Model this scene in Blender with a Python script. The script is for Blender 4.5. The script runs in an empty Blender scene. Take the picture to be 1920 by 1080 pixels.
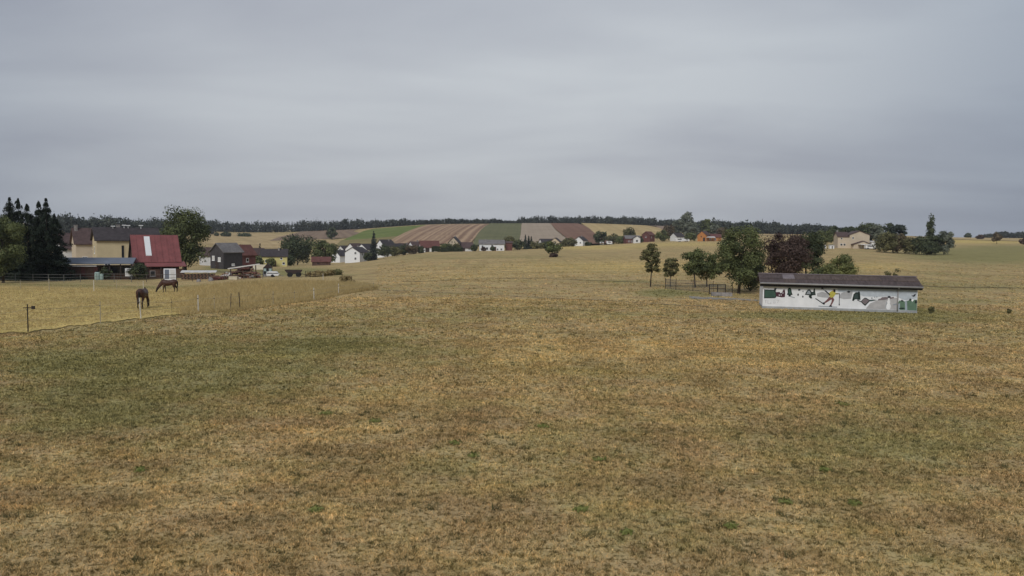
import bpy, math, random
import numpy as np
from mathutils import Matrix, Vector

# ------------------------------------------------------------------ camera
scene = bpy.context.scene
col = scene.collection
R = math.radians
F, CX, CY, CAMH = 1507.0, 960.0, 540.0, 6.0
PITCH, ROLL = math.atan(100.0 / F), R(0.7)
cam_data = bpy.data.cameras.new('camera')
cam = bpy.data.objects.new('camera', cam_data)
col.objects.link(cam)
cam_data.sensor_width = 36.0
cam_data.lens = F / 1920.0 * 36.0
cam_data.clip_start, cam_data.clip_end = 0.2, 12000.0
CAM_ROT = Matrix.Rotation(R(90) - PITCH, 3, 'X') @ Matrix.Rotation(ROLL, 3, 'Z')
cam.matrix_world = Matrix.Translation((0, 0, CAMH)) @ CAM_ROT.to_4x4()
scene.camera = cam

# ------------------------------------------------------------------ sky and sun
SUN_EL, SUN_AZ = R(36), R(200)        # azimuth clockwise from +Y: behind the camera, a little to the left
world = bpy.data.worlds.new('World')
scene.world = world
world.use_nodes = True
wn, wl = world.node_tree.nodes, world.node_tree.links
wn.clear()
def wnode(t, **k):
    n = wn.new(t)
    for a, v in k.items(): setattr(n, a, v)
    return n
out = wnode('ShaderNodeOutputWorld'); bg = wnode('ShaderNodeBackground')
sky = wnode('ShaderNodeTexSky', sky_type='NISHITA', sun_disc=False)
sky.sun_elevation, sky.sun_rotation = SUN_EL, SUN_AZ
sky.air_density, sky.dust_density = 1.0, 2.0
tc = wnode('ShaderNodeTexCoord'); sep = wnode('ShaderNodeSeparateXYZ')
wl.new(tc.outputs['Generated'], sep.inputs[0])
zz = wnode('ShaderNodeMath', operation='MAXIMUM'); wl.new(sep.outputs['Z'], zz.inputs[0]); zz.inputs[1].default_value = 0.0
zp = wnode('ShaderNodeMath', operation='ADD'); wl.new(zz.outputs[0], zp.inputs[0]); zp.inputs[1].default_value = 0.16
dx = wnode('ShaderNodeMath', operation='DIVIDE'); wl.new(sep.outputs['X'], dx.inputs[0]); wl.new(zp.outputs[0], dx.inputs[1])
dy = wnode('ShaderNodeMath', operation='DIVIDE'); wl.new(sep.outputs['Y'], dy.inputs[0]); wl.new(zp.outputs[0], dy.inputs[1])
cmb = wnode('ShaderNodeCombineXYZ'); wl.new(dx.outputs[0], cmb.inputs[0]); wl.new(dy.outputs[0], cmb.inputs[1])
mp = wnode('ShaderNodeMapping'); wl.new(cmb.outputs[0], mp.inputs[0])
mp.inputs['Rotation'].default_value = (0, 0, R(14)); mp.inputs['Scale'].default_value = (0.75, 1.15, 1); mp.inputs['Location'].default_value = (4.3, 2.9, 0)
n1 = wnode('ShaderNodeTexNoise'); wl.new(mp.outputs[0], n1.inputs['Vector'])
n1.inputs['Scale'].default_value = 0.75; n1.inputs['Detail'].default_value = 5; n1.inputs['Roughness'].default_value = 0.48; n1.inputs['Distortion'].default_value = 0.35
ramp = wnode('ShaderNodeValToRGB'); wl.new(n1.outputs['Fac'], ramp.inputs[0])
ramp.color_ramp.elements[0].position, ramp.color_ramp.elements[0].color = 0.34, (0.375, 0.402, 0.465, 1)
ramp.color_ramp.elements[1].position, ramp.color_ramp.elements[1].color = 0.63, (0.545, 0.585, 0.63, 1)
hz = wnode('ShaderNodeMapRange'); wl.new(zz.outputs[0], hz.inputs[0])
hz.inputs[1].default_value, hz.inputs[2].default_value, hz.inputs[3].default_value, hz.inputs[4].default_value = 0.0, 0.28, 0.55, 0.0
hmix = wnode('ShaderNodeMix', data_type='RGBA'); wl.new(hz.outputs[0], hmix.inputs[0])
wl.new(ramp.outputs[0], hmix.inputs[6]); hmix.inputs[7].default_value = (0.405, 0.415, 0.45, 1)
skys = wnode('ShaderNodeMix', data_type='RGBA', blend_type='MULTIPLY'); skys.inputs[0].default_value = 1
wl.new(sky.outputs[0], skys.inputs[6]); skys.inputs[7].default_value = (0.05, 0.05, 0.05, 1)
cloud = wnode('ShaderNodeMix', data_type='RGBA'); cloud.inputs[0].default_value = 0.93   # nearly closed cloud cover over the clear sky
wl.new(skys.outputs[2], cloud.inputs[6]); wl.new(hmix.outputs[2], cloud.inputs[7])
# the cloud sheet is thinner, and so brighter and a little warmer, ahead; it thickens evenly away from there
gd = Vector((-0.06, 1.0, 0.30)).normalized()
dp = wnode('ShaderNodeVectorMath', operation='DOT_PRODUCT'); wl.new(tc.outputs['Generated'], dp.inputs[0]); dp.inputs[1].default_value = gd
dm = wnode('ShaderNodeMapRange'); dm.interpolation_type = 'SMOOTHSTEP'; wl.new(dp.outputs['Value'], dm.inputs[0])
for i_, v_ in enumerate((0.76, 1.0, 0.0, 1.0)): dm.inputs[i_ + 1].default_value = v_
thin = wnode('ShaderNodeMix', data_type='RGBA'); wl.new(dm.outputs[0], thin.inputs[0]); thin.inputs[6].default_value = (0.58, 0.615, 0.675, 1); thin.inputs[7].default_value = (0.97, 0.96, 0.94, 1)
lit = wnode('ShaderNodeMix', data_type='RGBA', blend_type='MULTIPLY'); lit.inputs[0].default_value = 1; wl.new(cloud.outputs[2], lit.inputs[6]); wl.new(thin.outputs[2], lit.inputs[7])
wl.new(lit.outputs[2], bg.inputs['Color']); bg.inputs['Strength'].default_value = 1.0
wl.new(bg.outputs[0], out.inputs[0])

sun_data = bpy.data.lights.new('sun', 'SUN')
sun = bpy.data.objects.new('sun', sun_data); col.objects.link(sun)
sun_data.energy, sun_data.angle, sun_data.color = 1.5, R(25), (1.0, 0.965, 0.92)
sd = Vector((math.sin(SUN_AZ) * math.cos(SUN_EL), math.cos(SUN_AZ) * math.cos(SUN_EL), math.sin(SUN_EL)))
sun.rotation_euler = sd.to_track_quat('Z', 'Y').to_euler()

scene.view_settings.view_transform = 'Standard'
scene.view_settings.look = 'None'
scene.view_settings.exposure = 0.2
scene.view_settings.gamma = 1.0
scene.view_settings.use_curve_mapping = False

# ------------------------------------------------------------------ materials
def nt(name):
    m = bpy.data.materials.new(name); m.use_nodes = True
    return m, m.node_tree.nodes, m.node_tree.links, m.node_tree.nodes['Principled BSDF']

def make_mat(name, c, rough=0.8, var=0.25, scale=2.0, metal=0.0, bump=0.0, detail=4, c2=None, spec=0.3, stretch=(1, 1, 1)):
    m, n, l, b = nt(name)
    t = n.new('ShaderNodeTexCoord'); mp = n.new('ShaderNodeMapping'); mp.inputs['Scale'].default_value = stretch
    l.new(t.outputs['Object'], mp.inputs[0])
    ns = n.new('ShaderNodeTexNoise'); ns.inputs['Scale'].default_value = scale; ns.inputs['Detail'].default_value = detail
    ns.inputs['Roughness'].default_value = 0.65
    l.new(mp.outputs[0], ns.inputs['Vector'])
    rp = n.new('ShaderNodeValToRGB'); l.new(ns.outputs['Fac'], rp.inputs[0])
    rp.color_ramp.elements[0].position, rp.color_ramp.elements[1].position = 0.3, 0.72
    hi = c2 if c2 else tuple(min(1, x * (1 + var)) for x in c)
    rp.color_ramp.elements[0].color = tuple(x * (1 - var) for x in c) + (1,)
    rp.color_ramp.elements[1].color = tuple(hi) + (1,)
    l.new(rp.outputs[0], b.inputs['Base Color'])
    b.inputs['Roughness'].default_value = rough; b.inputs['Metallic'].default_value = metal
    b.inputs['Specular IOR Level'].default_value = spec
    if bump:
        bp = n.new('ShaderNodeBump'); bp.inputs['Strength'].default_value = bump; bp.inputs['Distance'].default_value = 0.05
        l.new(ns.outputs['Fac'], bp.inputs['Height']); l.new(bp.outputs[0], b.inputs['Normal'])
    return m

def leaf_mat(name, dark, light, trans=0.12):
    m, n, l, b = nt(name)
    a = n.new('ShaderNodeAttribute'); a.attribute_name = 'tint'
    mx = n.new('ShaderNodeMix'); mx.data_type = 'RGBA'
    l.new(a.outputs['Fac'], mx.inputs[0]); mx.inputs[6].default_value = dark + (1,); mx.inputs[7].default_value = light + (1,)
    l.new(mx.outputs[2], b.inputs['Base Color']); b.inputs['Roughness'].default_value = 0.75
    b.inputs['Specular IOR Level'].default_value = 0.15
    tr = n.new('ShaderNodeBsdfTranslucent'); l.new(mx.outputs[2], tr.inputs[0])
    ms = n.new('ShaderNodeMixShader'); ms.inputs[0].default_value = trans
    o = n['Material Output']
    l.new(b.outputs[0], ms.inputs[1]); l.new(tr.outputs[0], ms.inputs[2]); l.new(ms.outputs[0], o.inputs[0])
    return m

M = {}
M['white'] = make_mat('white_render', (0.70, 0.70, 0.69), var=0.10, scale=0.8)
M['white2'] = make_mat('white_paint', (0.81, 0.82, 0.82), var=0.06, scale=1.5)
M['cream'] = make_mat('cream_render', (0.56, 0.47, 0.30), var=0.08, scale=0.6)
M['cream2'] = make_mat('pale_cream_render', (0.56, 0.47, 0.35), var=0.08, scale=0.6)
M['yellow'] = make_mat('yellow_render', (0.62, 0.56, 0.24), var=0.08, scale=0.6)
M['orange'] = make_mat('orange_render', (0.46, 0.20, 0.065), var=0.12, scale=0.7)
M['greywall'] = make_mat('dark_slate_wall', (0.06, 0.054, 0.056), var=0.2, scale=1.5)
M['brownwood'] = make_mat('brown_wood', (0.105, 0.06, 0.045), var=0.35, scale=1.2, stretch=(6, 6, 0.6))
M['darkwood'] = make_mat('dark_wood', (0.05, 0.036, 0.032), var=0.35, scale=1.2, stretch=(0.6, 6, 6))
M['redwood'] = make_mat('red_boarding', (0.14, 0.055, 0.048), var=0.3, scale=1.0)
M['roofdark'] = make_mat('dark_roof_tiles', (0.055, 0.046, 0.048), var=0.35, scale=1.4, bump=0.3)
M['roofbrown'] = make_mat('brown_roof_tiles', (0.095, 0.062, 0.058), var=0.3, scale=1.4, bump=0.3)
M['roofred'] = make_mat('faded_red_roof', (0.14, 0.058, 0.048), var=0.3, scale=1.2, bump=0.3)
M['roofgrey'] = make_mat('grey_roof', (0.19, 0.175, 0.17), var=0.25, scale=0.9, bump=0.2)
M['redmetal'] = make_mat('red_metal_sheet', (0.235, 0.075, 0.072), var=0.22, scale=0.7, rough=0.55, spec=0.4)
M['bluegrey'] = make_mat('blue_grey_felt', (0.16, 0.18, 0.22), var=0.15, scale=0.7)
M['glass'] = make_mat('dark_glass', (0.022, 0.024, 0.028), var=0.3, scale=3, rough=0.15, spec=0.5)
M['shutter_eaveshade'] = make_mat('dark_opening_eave_shade', (0.018, 0.015, 0.014), var=0.3, scale=2)
M['bark'] = make_mat('bark', (0.055, 0.043, 0.034), var=0.4, scale=4, bump=0.5)
M['postwood'] = make_mat('weathered_post', (0.10, 0.085, 0.065), var=0.3, scale=5)
M['darkpost'] = make_mat('rusty_post', (0.035, 0.027, 0.022), var=0.3, scale=5)
M['plasticwhite'] = make_mat('white_plastic_post', (0.66, 0.62, 0.53), var=0.1, scale=5)
M['oldwhite'] = make_mat('aged_pale_post', (0.42, 0.36, 0.25), var=0.15, scale=5)
M['tape'] = make_mat('pale_fence_tape', (0.46, 0.40, 0.28), var=0.1, scale=5)
M['mesh'] = make_mat('dark_mesh_wire', (0.10, 0.10, 0.105), var=0.2, scale=5, rough=0.6)
M['galv'] = make_mat('grey_metal_rail', (0.20, 0.20, 0.19), var=0.2, scale=5, rough=0.5, metal=0.3)
M['gutter'] = make_mat('grey_gutter', (0.30, 0.29, 0.28), var=0.15, scale=4, rough=0.5)
M['concrete'] = make_mat('grey_concrete', (0.36, 0.37, 0.37), var=0.2, scale=1.8, bump=0.2)
M['hutroof'] = make_mat('brown_fibre_cement', (0.10, 0.074, 0.07), var=0.4, scale=1.6, bump=0.4, stretch=(3, 0.8, 1))
M['hutroof2'] = make_mat('mossy_fibre_cement', (0.12, 0.088, 0.075), var=0.4, scale=1.9, bump=0.4, stretch=(3, 0.8, 1))
M['hutroof3'] = make_mat('pale_fibre_cement', (0.225, 0.19, 0.195), var=0.2, scale=1.6, bump=0.3)
M['hutwall'] = make_mat('white_mural_wall', (0.80, 0.81, 0.82), var=0.10, scale=0.9, detail=6)
M['teal'] = make_mat('pale_teal_plastic', (0.38, 0.50, 0.46), var=0.1, scale=2)
M['paintw'] = make_mat('white_lacquer', (0.78, 0.78, 0.78), var=0.05, scale=2, rough=0.3, spec=0.5)
M['rubber'] = make_mat('black_rubber', (0.02, 0.02, 0.02), var=0.2, scale=6)
M['logs'] = make_mat('cut_timber', (0.22, 0.125, 0.085), var=0.5, scale=5)
M['logs2'] = make_mat('reddish_timber', (0.15, 0.068, 0.055), var=0.4, scale=5)
M['tarp'] = make_mat('pale_sheet', (0.62, 0.60, 0.57), var=0.15, scale=2)
M['hay'] = make_mat('cream_board', (0.58, 0.52, 0.38), var=0.15, scale=3)
M['stonegrey'] = make_mat('rubble_stone', (0.27, 0.25, 0.24), var=0.4, scale=3)
def paint(name, c): return make_mat('mural_' + name, c, var=0.16, scale=2.2, detail=5, rough=0.85)
P = {k: paint(k, c) for k, c in dict(green=(0.05, 0.098, 0.072), dark=(0.018, 0.03, 0.026), fir=(0.05, 0.075, 0.07), maroon=(0.075, 0.028, 0.04),
     black=(0.014, 0.016, 0.022), yellow=(0.52, 0.46, 0.09), trousers=(0.19, 0.085, 0.085), skin=(0.45, 0.27, 0.18), grey=(0.43, 0.43, 0.44), mid=(0.20, 0.165, 0.17),
     pale=(0.47, 0.455, 0.45), sky=(0.50, 0.545, 0.59), white=(0.82, 0.82, 0.82), meadow=(0.125, 0.20, 0.135), slate=(0.30, 0.33, 0.36), ice=(0.36, 0.41, 0.45), faint=(0.60, 0.60, 0.61)).items()}

LEAF = {
 'mid': leaf_mat('leaf_mid_green', (0.060, 0.073, 0.034), (0.172, 0.194, 0.078)),
 'dark': leaf_mat('leaf_dark_green', (0.040, 0.052, 0.030), (0.112, 0.129, 0.064)),
 'light': leaf_mat('leaf_light_green', (0.100, 0.115, 0.049), (0.253, 0.261, 0.098)),
 'olive': leaf_mat('leaf_olive', (0.080, 0.080, 0.039), (0.204, 0.191, 0.085)),
 'grey': leaf_mat('leaf_grey_green', (0.098, 0.110, 0.085), (0.222, 0.240, 0.173)),
 'copper': leaf_mat('leaf_copper', (0.053, 0.035, 0.032), (0.145, 0.099, 0.078)),
 'brown': leaf_mat('leaf_brownish', (0.085, 0.064, 0.042), (0.195, 0.151, 0.088)),
 'spruce': leaf_mat('needle_dark', (0.016, 0.025, 0.018), (0.047, 0.062, 0.039), 0.05),
 'spruceg': leaf_mat('needle_grey', (0.031, 0.042, 0.034), (0.081, 0.096, 0.073), 0.05),
 'straw': leaf_mat('leaf_dry_straw', (0.16, 0.12, 0.05), (0.40, 0.31, 0.15), 0.2),
 'wood': leaf_mat('far_wood', (0.033, 0.041, 0.036), (0.099, 0.111, 0.084), 0.05),
}

# ------------------------------------------------------------------ mesh helpers
class MB:
    def __init__(s): s.v, s.f, s.m = [], [], []
    def face(s, pts, m=0):
        i = len(s.v); s.v += [tuple(p) for p in pts]; s.f.append(tuple(range(i, i + len(pts)))); s.m.append(m)
    def raw(s, v, f, m=0):
        i = len(s.v); s.v += [tuple(p) for p in v]; s.f += [tuple(i + j for j in q) for q in f]; s.m += [m] * len(f)
        return s
    def box(s, x0, x1, y0, y1, z0, z1, m=0, mat=None):
        v = [Vector(p) for p in ((x0, y0, z0), (x1, y0, z0), (x1, y1, z0), (x0, y1, z0), (x0, y0, z1), (x1, y0, z1), (x1, y1, z1), (x0, y1, z1))]
        if mat is not None: v = [mat @ p for p in v]
        return s.raw(v, [(3, 2, 1, 0), (4, 5, 6, 7), (0, 1, 5, 4), (1, 2, 6, 5), (2, 3, 7, 6), (3, 0, 4, 7)], m)
    def prism(s, poly, a, b, axis='y', m=0):
        """poly of 2D points extruded from a to b: axis y -> (x,a,z); axis x -> (a,y,z); axis z -> (x,y,a)"""
        def p3(p, t): return {'y': (p[0], t, p[1]), 'x': (t, p[0], p[1]), 'z': (p[0], p[1], t)}[axis]
        n = len(poly)
        v = [p3(p, a) for p in poly] + [p3(p, b) for p in poly]
        f = [tuple(range(n)), tuple(range(2 * n - 1, n - 1, -1))] + [((i + 1) % n, i, n + i, n + (i + 1) % n) for i in range(n)]
        return s.raw(v, f, m)
    def tube(s, p0, p1, r0, r1=None, n=8, m=0):
        r1 = r0 if r1 is None else r1
        p0, p1 = Vector(p0), Vector(p1); t = (p1 - p0).normalized()
        a = t.orthogonal().normalized(); b = t.cross(a)
        v = [p0 + (a * math.cos(2 * math.pi * i / n) + b * math.sin(2 * math.pi * i / n)) * r0 for i in range(n)]
        v += [p1 + (a * math.cos(2 * math.pi * i / n) + b * math.sin(2 * math.pi * i / n)) * r1 for i in range(n)]
        f = [(i, (i + 1) % n, n + (i + 1) % n, n + i) for i in range(n)] + [tuple(range(n - 1, -1, -1)), tuple(range(n, 2 * n))]
        return s.raw(v, f, m)
    def loft(s, rings, n=12, m=0, side=(0, 1, 0)):
        """rings: (x,y,z, ry, rz): ellipse sections along a path, side = lateral axis"""
        S = Vector(side); P = [Vector(r[:3]) for r in rings]; v = []
        for i, r in enumerate(rings):
            t = (P[min(i + 1, len(P) - 1)] - P[max(i - 1, 0)]).normalized()
            u = t.cross(S).normalized()
            v += [P[i] + S * (r[3] * math.cos(2 * math.pi * k / n)) + u * (r[4] * math.sin(2 * math.pi * k / n)) for k in range(n)]
        f = [(i * n + k, i * n + (k + 1) % n, (i + 1) * n + (k + 1) % n, (i + 1) * n + k) for i in range(len(P) - 1) for k in range(n)]
        f += [tuple(range(n - 1, -1, -1)), tuple(range((len(P) - 1) * n, len(P) * n))]
        return s.raw(v, f, m)
    def mesh(s, name):
        me = bpy.data.meshes.new(name); me.from_pydata(s.v, [], s.f); me.update()
        return me
    def build(s, name, mats, parent=None, smooth=False):
        me = s.mesh(name)
        for m in (mats if isinstance(mats, (list, tuple)) else [mats]): me.materials.append(m)
        if any(s.m): me.polygons.foreach_set('material_index', s.m)
        if smooth: me.polygons.foreach_set('use_smooth', [True] * len(me.polygons))
        return link(name, me, parent)

def link(name, me, parent=None):
    o = bpy.data.objects.new(name, me); col.objects.link(o)
    if parent is not None: o.parent = parent
    return o
def tag(o, label=None, cat=None, group=None, kind=None):
    if label: o['label'] = label
    if cat: o['category'] = cat
    if group: o['group'] = group
    if kind: o['kind'] = kind
    return o
def empty(name, loc, rz=0.0):
    o = bpy.data.objects.new(name, None); col.objects.link(o); o.location = loc; o.rotation_euler = (0, 0, rz); o.empty_display_size = 0.3
    return o
def np_mesh(name, V, Fc, mat, attrs=None, smooth=False):
    V = np.asarray(V, np.float32).reshape(-1, 3); Fc = np.asarray(Fc, np.int32); n, k = Fc.shape
    me = bpy.data.meshes.new(name)
    me.vertices.add(len(V)); me.vertices.foreach_set('co', V.ravel())
    me.loops.add(n * k); me.loops.foreach_set('vertex_index', Fc.ravel())
    me.polygons.add(n); me.polygons.foreach_set('loop_start', np.arange(0, n * k, k, dtype=np.int32))
    if smooth: me.polygons.foreach_set('use_smooth', np.ones(n, bool))
    for nm, a in (attrs or {}).items():
        at = me.attributes.new(nm, 'FLOAT', 'POINT'); at.data.foreach_set('value', np.asarray(a, np.float32))
    me.update(calc_edges=True)
    if mat: me.materials.append(mat)
    return me

# ------------------------------------------------------------------ terrain height
def hor(px): return 440.0 + (px - CX) * math.tan(ROLL)
COLS = {   # depth in metres -> ground height, for directions given as tan(azimuth)*F + 960
 -300: {0: 0, 50: 0, 75: -.4, 92: -.9, 110: -1.4, 150: -2, 300: -2, 600: 2, 1000: 14, 1400: 16, 4000: 8},
 0:   {0: 0, 50: 0, 75: -.4, 92: -.9, 110: -1.4, 150: -2, 300: -2, 600: 2, 1000: 14, 1400: 16, 4000: 8},
 300: {0: 0, 50: 0, 64: -.05, 92: -1.3, 112: -1.4, 130: -1.7, 170: -2.4, 300: -4.5, 500: -4, 700: 0, 1000: 7, 1400: 10, 4000: 6},
 420: {0: 0, 62: 0, 92: -.6, 112: -.8, 140: -1.8, 170: -2.6, 215: -4.2, 300: -6.5, 400: -9, 600: -8, 800: -2, 1000: 5, 1400: 8, 4000: 4},
 500: {0: 0, 66: 0, 92: -.3, 112: -.4, 140: -1.5, 170: -2.6, 280: -6.3, 400: -10, 600: -9.5, 800: -3.5, 1000: 4.6, 1400: 8, 4000: 4},
 660: {0: 0, 80: 0, 110: -.25, 150: -1.1, 200: -2.4, 300: -6.0, 400: -9.6, 480: -10, 600: -9, 800: 1, 1000: 9.5, 1400: 13, 4000: 6},
 730: {0: 0, 90: 0, 140: -.4, 200: -1.2, 300: -3.6, 400: -6.0, 480: -7, 600: -6, 800: 5, 1000: 14, 1400: 17, 4000: 8},
 800: {0: 0, 100: 0, 150: -.1, 200: -.3, 300: -1.5, 400: -3.2, 480: -3.8, 600: -2, 800: 8, 1000: 18, 1400: 20, 4000: 8},
 960: {0: 0, 100: 0, 150: .1, 200: .1, 300: -.7, 420: -2.4, 500: -2.4, 600: 0, 800: 9.3, 1000: 20, 1400: 22, 4000: 8},
 1100: {0: 0, 100: .05, 150: .25, 200: .35, 300: .1, 400: -.4, 550: -.8, 650: 1.8, 800: 8.8, 1000: 20.5, 1400: 23, 4000: 8},
 1280: {0: 0, 75: 0, 100: .2, 150: .6, 200: 1.1, 300: 2.2, 400: 2.8, 480: 3.2, 600: 4.8, 800: 10, 1000: 17, 1400: 19, 4000: 8},
 1450: {0: 0, 75: 0, 100: .3, 150: .8, 200: 1.3, 300: 2.6, 400: 3.6, 600: 5.6, 800: 9.5, 1000: 14, 1400: 16, 4000: 8},
 1600: {0: 0, 75: 0, 100: .15, 150: .7, 200: 1.3, 260: 2.0, 300: 2.6, 400: 4.4, 600: 7, 1000: 13, 1400: 15, 4000: 8},
 1760: {0: 0, 75: 0, 100: 0, 150: .2, 200: .5, 260: .9, 350: 3.0, 500: 5.8, 700: 8.0, 1000: 9.2, 1400: 10, 4000: 8},
 1920: {0: 0, 75: 0, 100: 0, 150: .2, 200: .8, 260: 1.9, 350: 3.0, 500: 4.6, 700: 7.6, 1000: 9.4, 1400: 10, 4000: 8},
 2300: {0: 0, 75: 0, 100: 0, 150: .2, 200: .8, 260: 1.9, 350: 3.0, 500: 4.6, 700: 7.6, 1000: 9.4, 1400: 10, 4000: 8},
}
GP = np.arange(-300, 2301, 20.0); GU = np.linspace(0, math.sqrt(4000), 700)
_k = sorted(COLS)
_a = np.array([np.interp(GU ** 2, sorted(COLS[k]), [COLS[k][d] for d in sorted(COLS[k])]) for k in _k])
TG = np.array([[0.0]])
TG = np.stack([np.interp(GP, _k, _a[:, j]) for j in range(len(GU))], 1)
for _ in range(6):
    t = np.pad(TG, ((1, 1), (0, 0)), 'edge'); TG = (t[:-2] + 2 * t[1:-1] + t[2:]) / 4
    t = np.pad(TG, ((0, 0), (1, 1)), 'edge'); TG = (t[:, :-2] + 2 * t[:, 1:-1] + t[:, 2:]) / 4
def ZZ(X, Y):
    X, Y = np.asarray(X, float), np.asarray(Y, float)
    Yc = np.maximum(Y, 1.0)
    p = np.clip((CX + F * X / Yc - GP[0]) / 20.0, 0, len(GP) - 1.001); u = np.clip(np.sqrt(Yc) / GU[1], 0, len(GU) - 1.001)
    i, j = p.astype(int), u.astype(int); a, b = p - i, u - j
    z = TG[i, j] * (1 - a) * (1 - b) + TG[i + 1, j] * a * (1 - b) + TG[i, j + 1] * (1 - a) * b + TG[i + 1, j + 1] * a * b
    w = np.clip((Y - 20) / 40, 0, 1) * np.clip(1.6 - Y / 400, 0, 1)
    return z + w * 0.05 * (np.sin(X * .21 + Y * .13) + np.sin(X * .083 - Y * .17 + 1.3) + .6 * np.sin(X * .41 + 2) * np.sin(Y * .33))
def Z(x, y): return float(ZZ(x, y))
def at(px, D, dz=0.0):
    x = (px - CX) / F * D
    return Vector((x, D, Z(x, D) + dz))
_RT = np.array(CAM_ROT.transposed())
def project(X, Y, Zv):
    c = _RT @ np.stack([np.ravel(X), np.ravel(Y), np.ravel(Zv) - CAMH]).astype(float)
    d = np.maximum(-c[2], 0.1)
    return CX + F * c[0] / d, CY - F * c[1] / d
def depth_at(px, py, d0=520.0, d1=1060.0):
    """depth of the ground seen in a direction, on the slope between d0 and d1"""
    D = np.linspace(d0, d1, 400); X = (px - CX) / F * D
    _, yy = project(X, D, ZZ(X, D))
    yy = np.minimum.accumulate(yy)
    return float(np.interp(-py, -yy, D))

# ground colouring: where the meadow is green, straw coloured or mown (patches of the ground itself)
GREEN = [(330, 690, 330, 60, .75), (90, 680, 110, 25, .45), (640, 640, 180, 35, .55), (160, 780, 260, 60, .45), (900, 590, 260, 16, .30), (1245, 548, 45, 7, 1.0), (1560, 592, 230, 7, 1.0),
         (1290, 552, 60, 6, .7), (1700, 585, 40, 8, .8), (1850, 480, 130, 12, 1.2), (1900, 470, 110, 10, .7), (1780, 530, 160, 30, .25), (1180, 528, 90, 3, .6), (1830, 565, 120, 5, .5),
         (1120, 840, 190, 45, .25), (1700, 830, 240, 70, .38), (650, 900, 200, 30, .12), (405, 504, 25, 6, .9), (870, 535, 80, 4, .3), (520, 512, 80, 6, .9), (585, 507, 50, 4, .9), (120, 534, 140, 8, .4), (1680, 600, 200, 8, .4), (900, 482, 250, 6, .25), (1250, 1000, 200, 40, .15)]
STRAW = [(1000, 660, 260, 70, .25), (1450, 660, 230, 50, .35), (1100, 500, 220, 14, .55), (850, 520, 160, 12, .35), (1090, 464, 120, 5, .9), (1280, 458, 120, 5, .7), (1640, 500, 120, 10, .55),
         (700, 745, 140, 30, .35), (1350, 500, 200, 12, .3), (1850, 452, 110, 5, 1.3), (250, 1020, 300, 40, .12), (1000, 690, 160, 40, .15), (960, 563, 300, 6, .3)]
def masks(X, Y, Zv):
    px, py = project(X, Y, Zv)
    g = np.zeros_like(px); s = np.zeros_like(px)
    for a, (lst) in ((g, GREEN), (s, STRAW)):
        for x, y, sx, sy, k in lst: a += k * np.exp(-((px - x) / sx) ** 2 - ((py - y) / sy) ** 2)
    bad = np.ravel(Y) < 8
    g[bad] = 0.1; s[bad] = 0
    return np.clip(g, 0, 1.4), np.clip(s, 0, 1.4)

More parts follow.
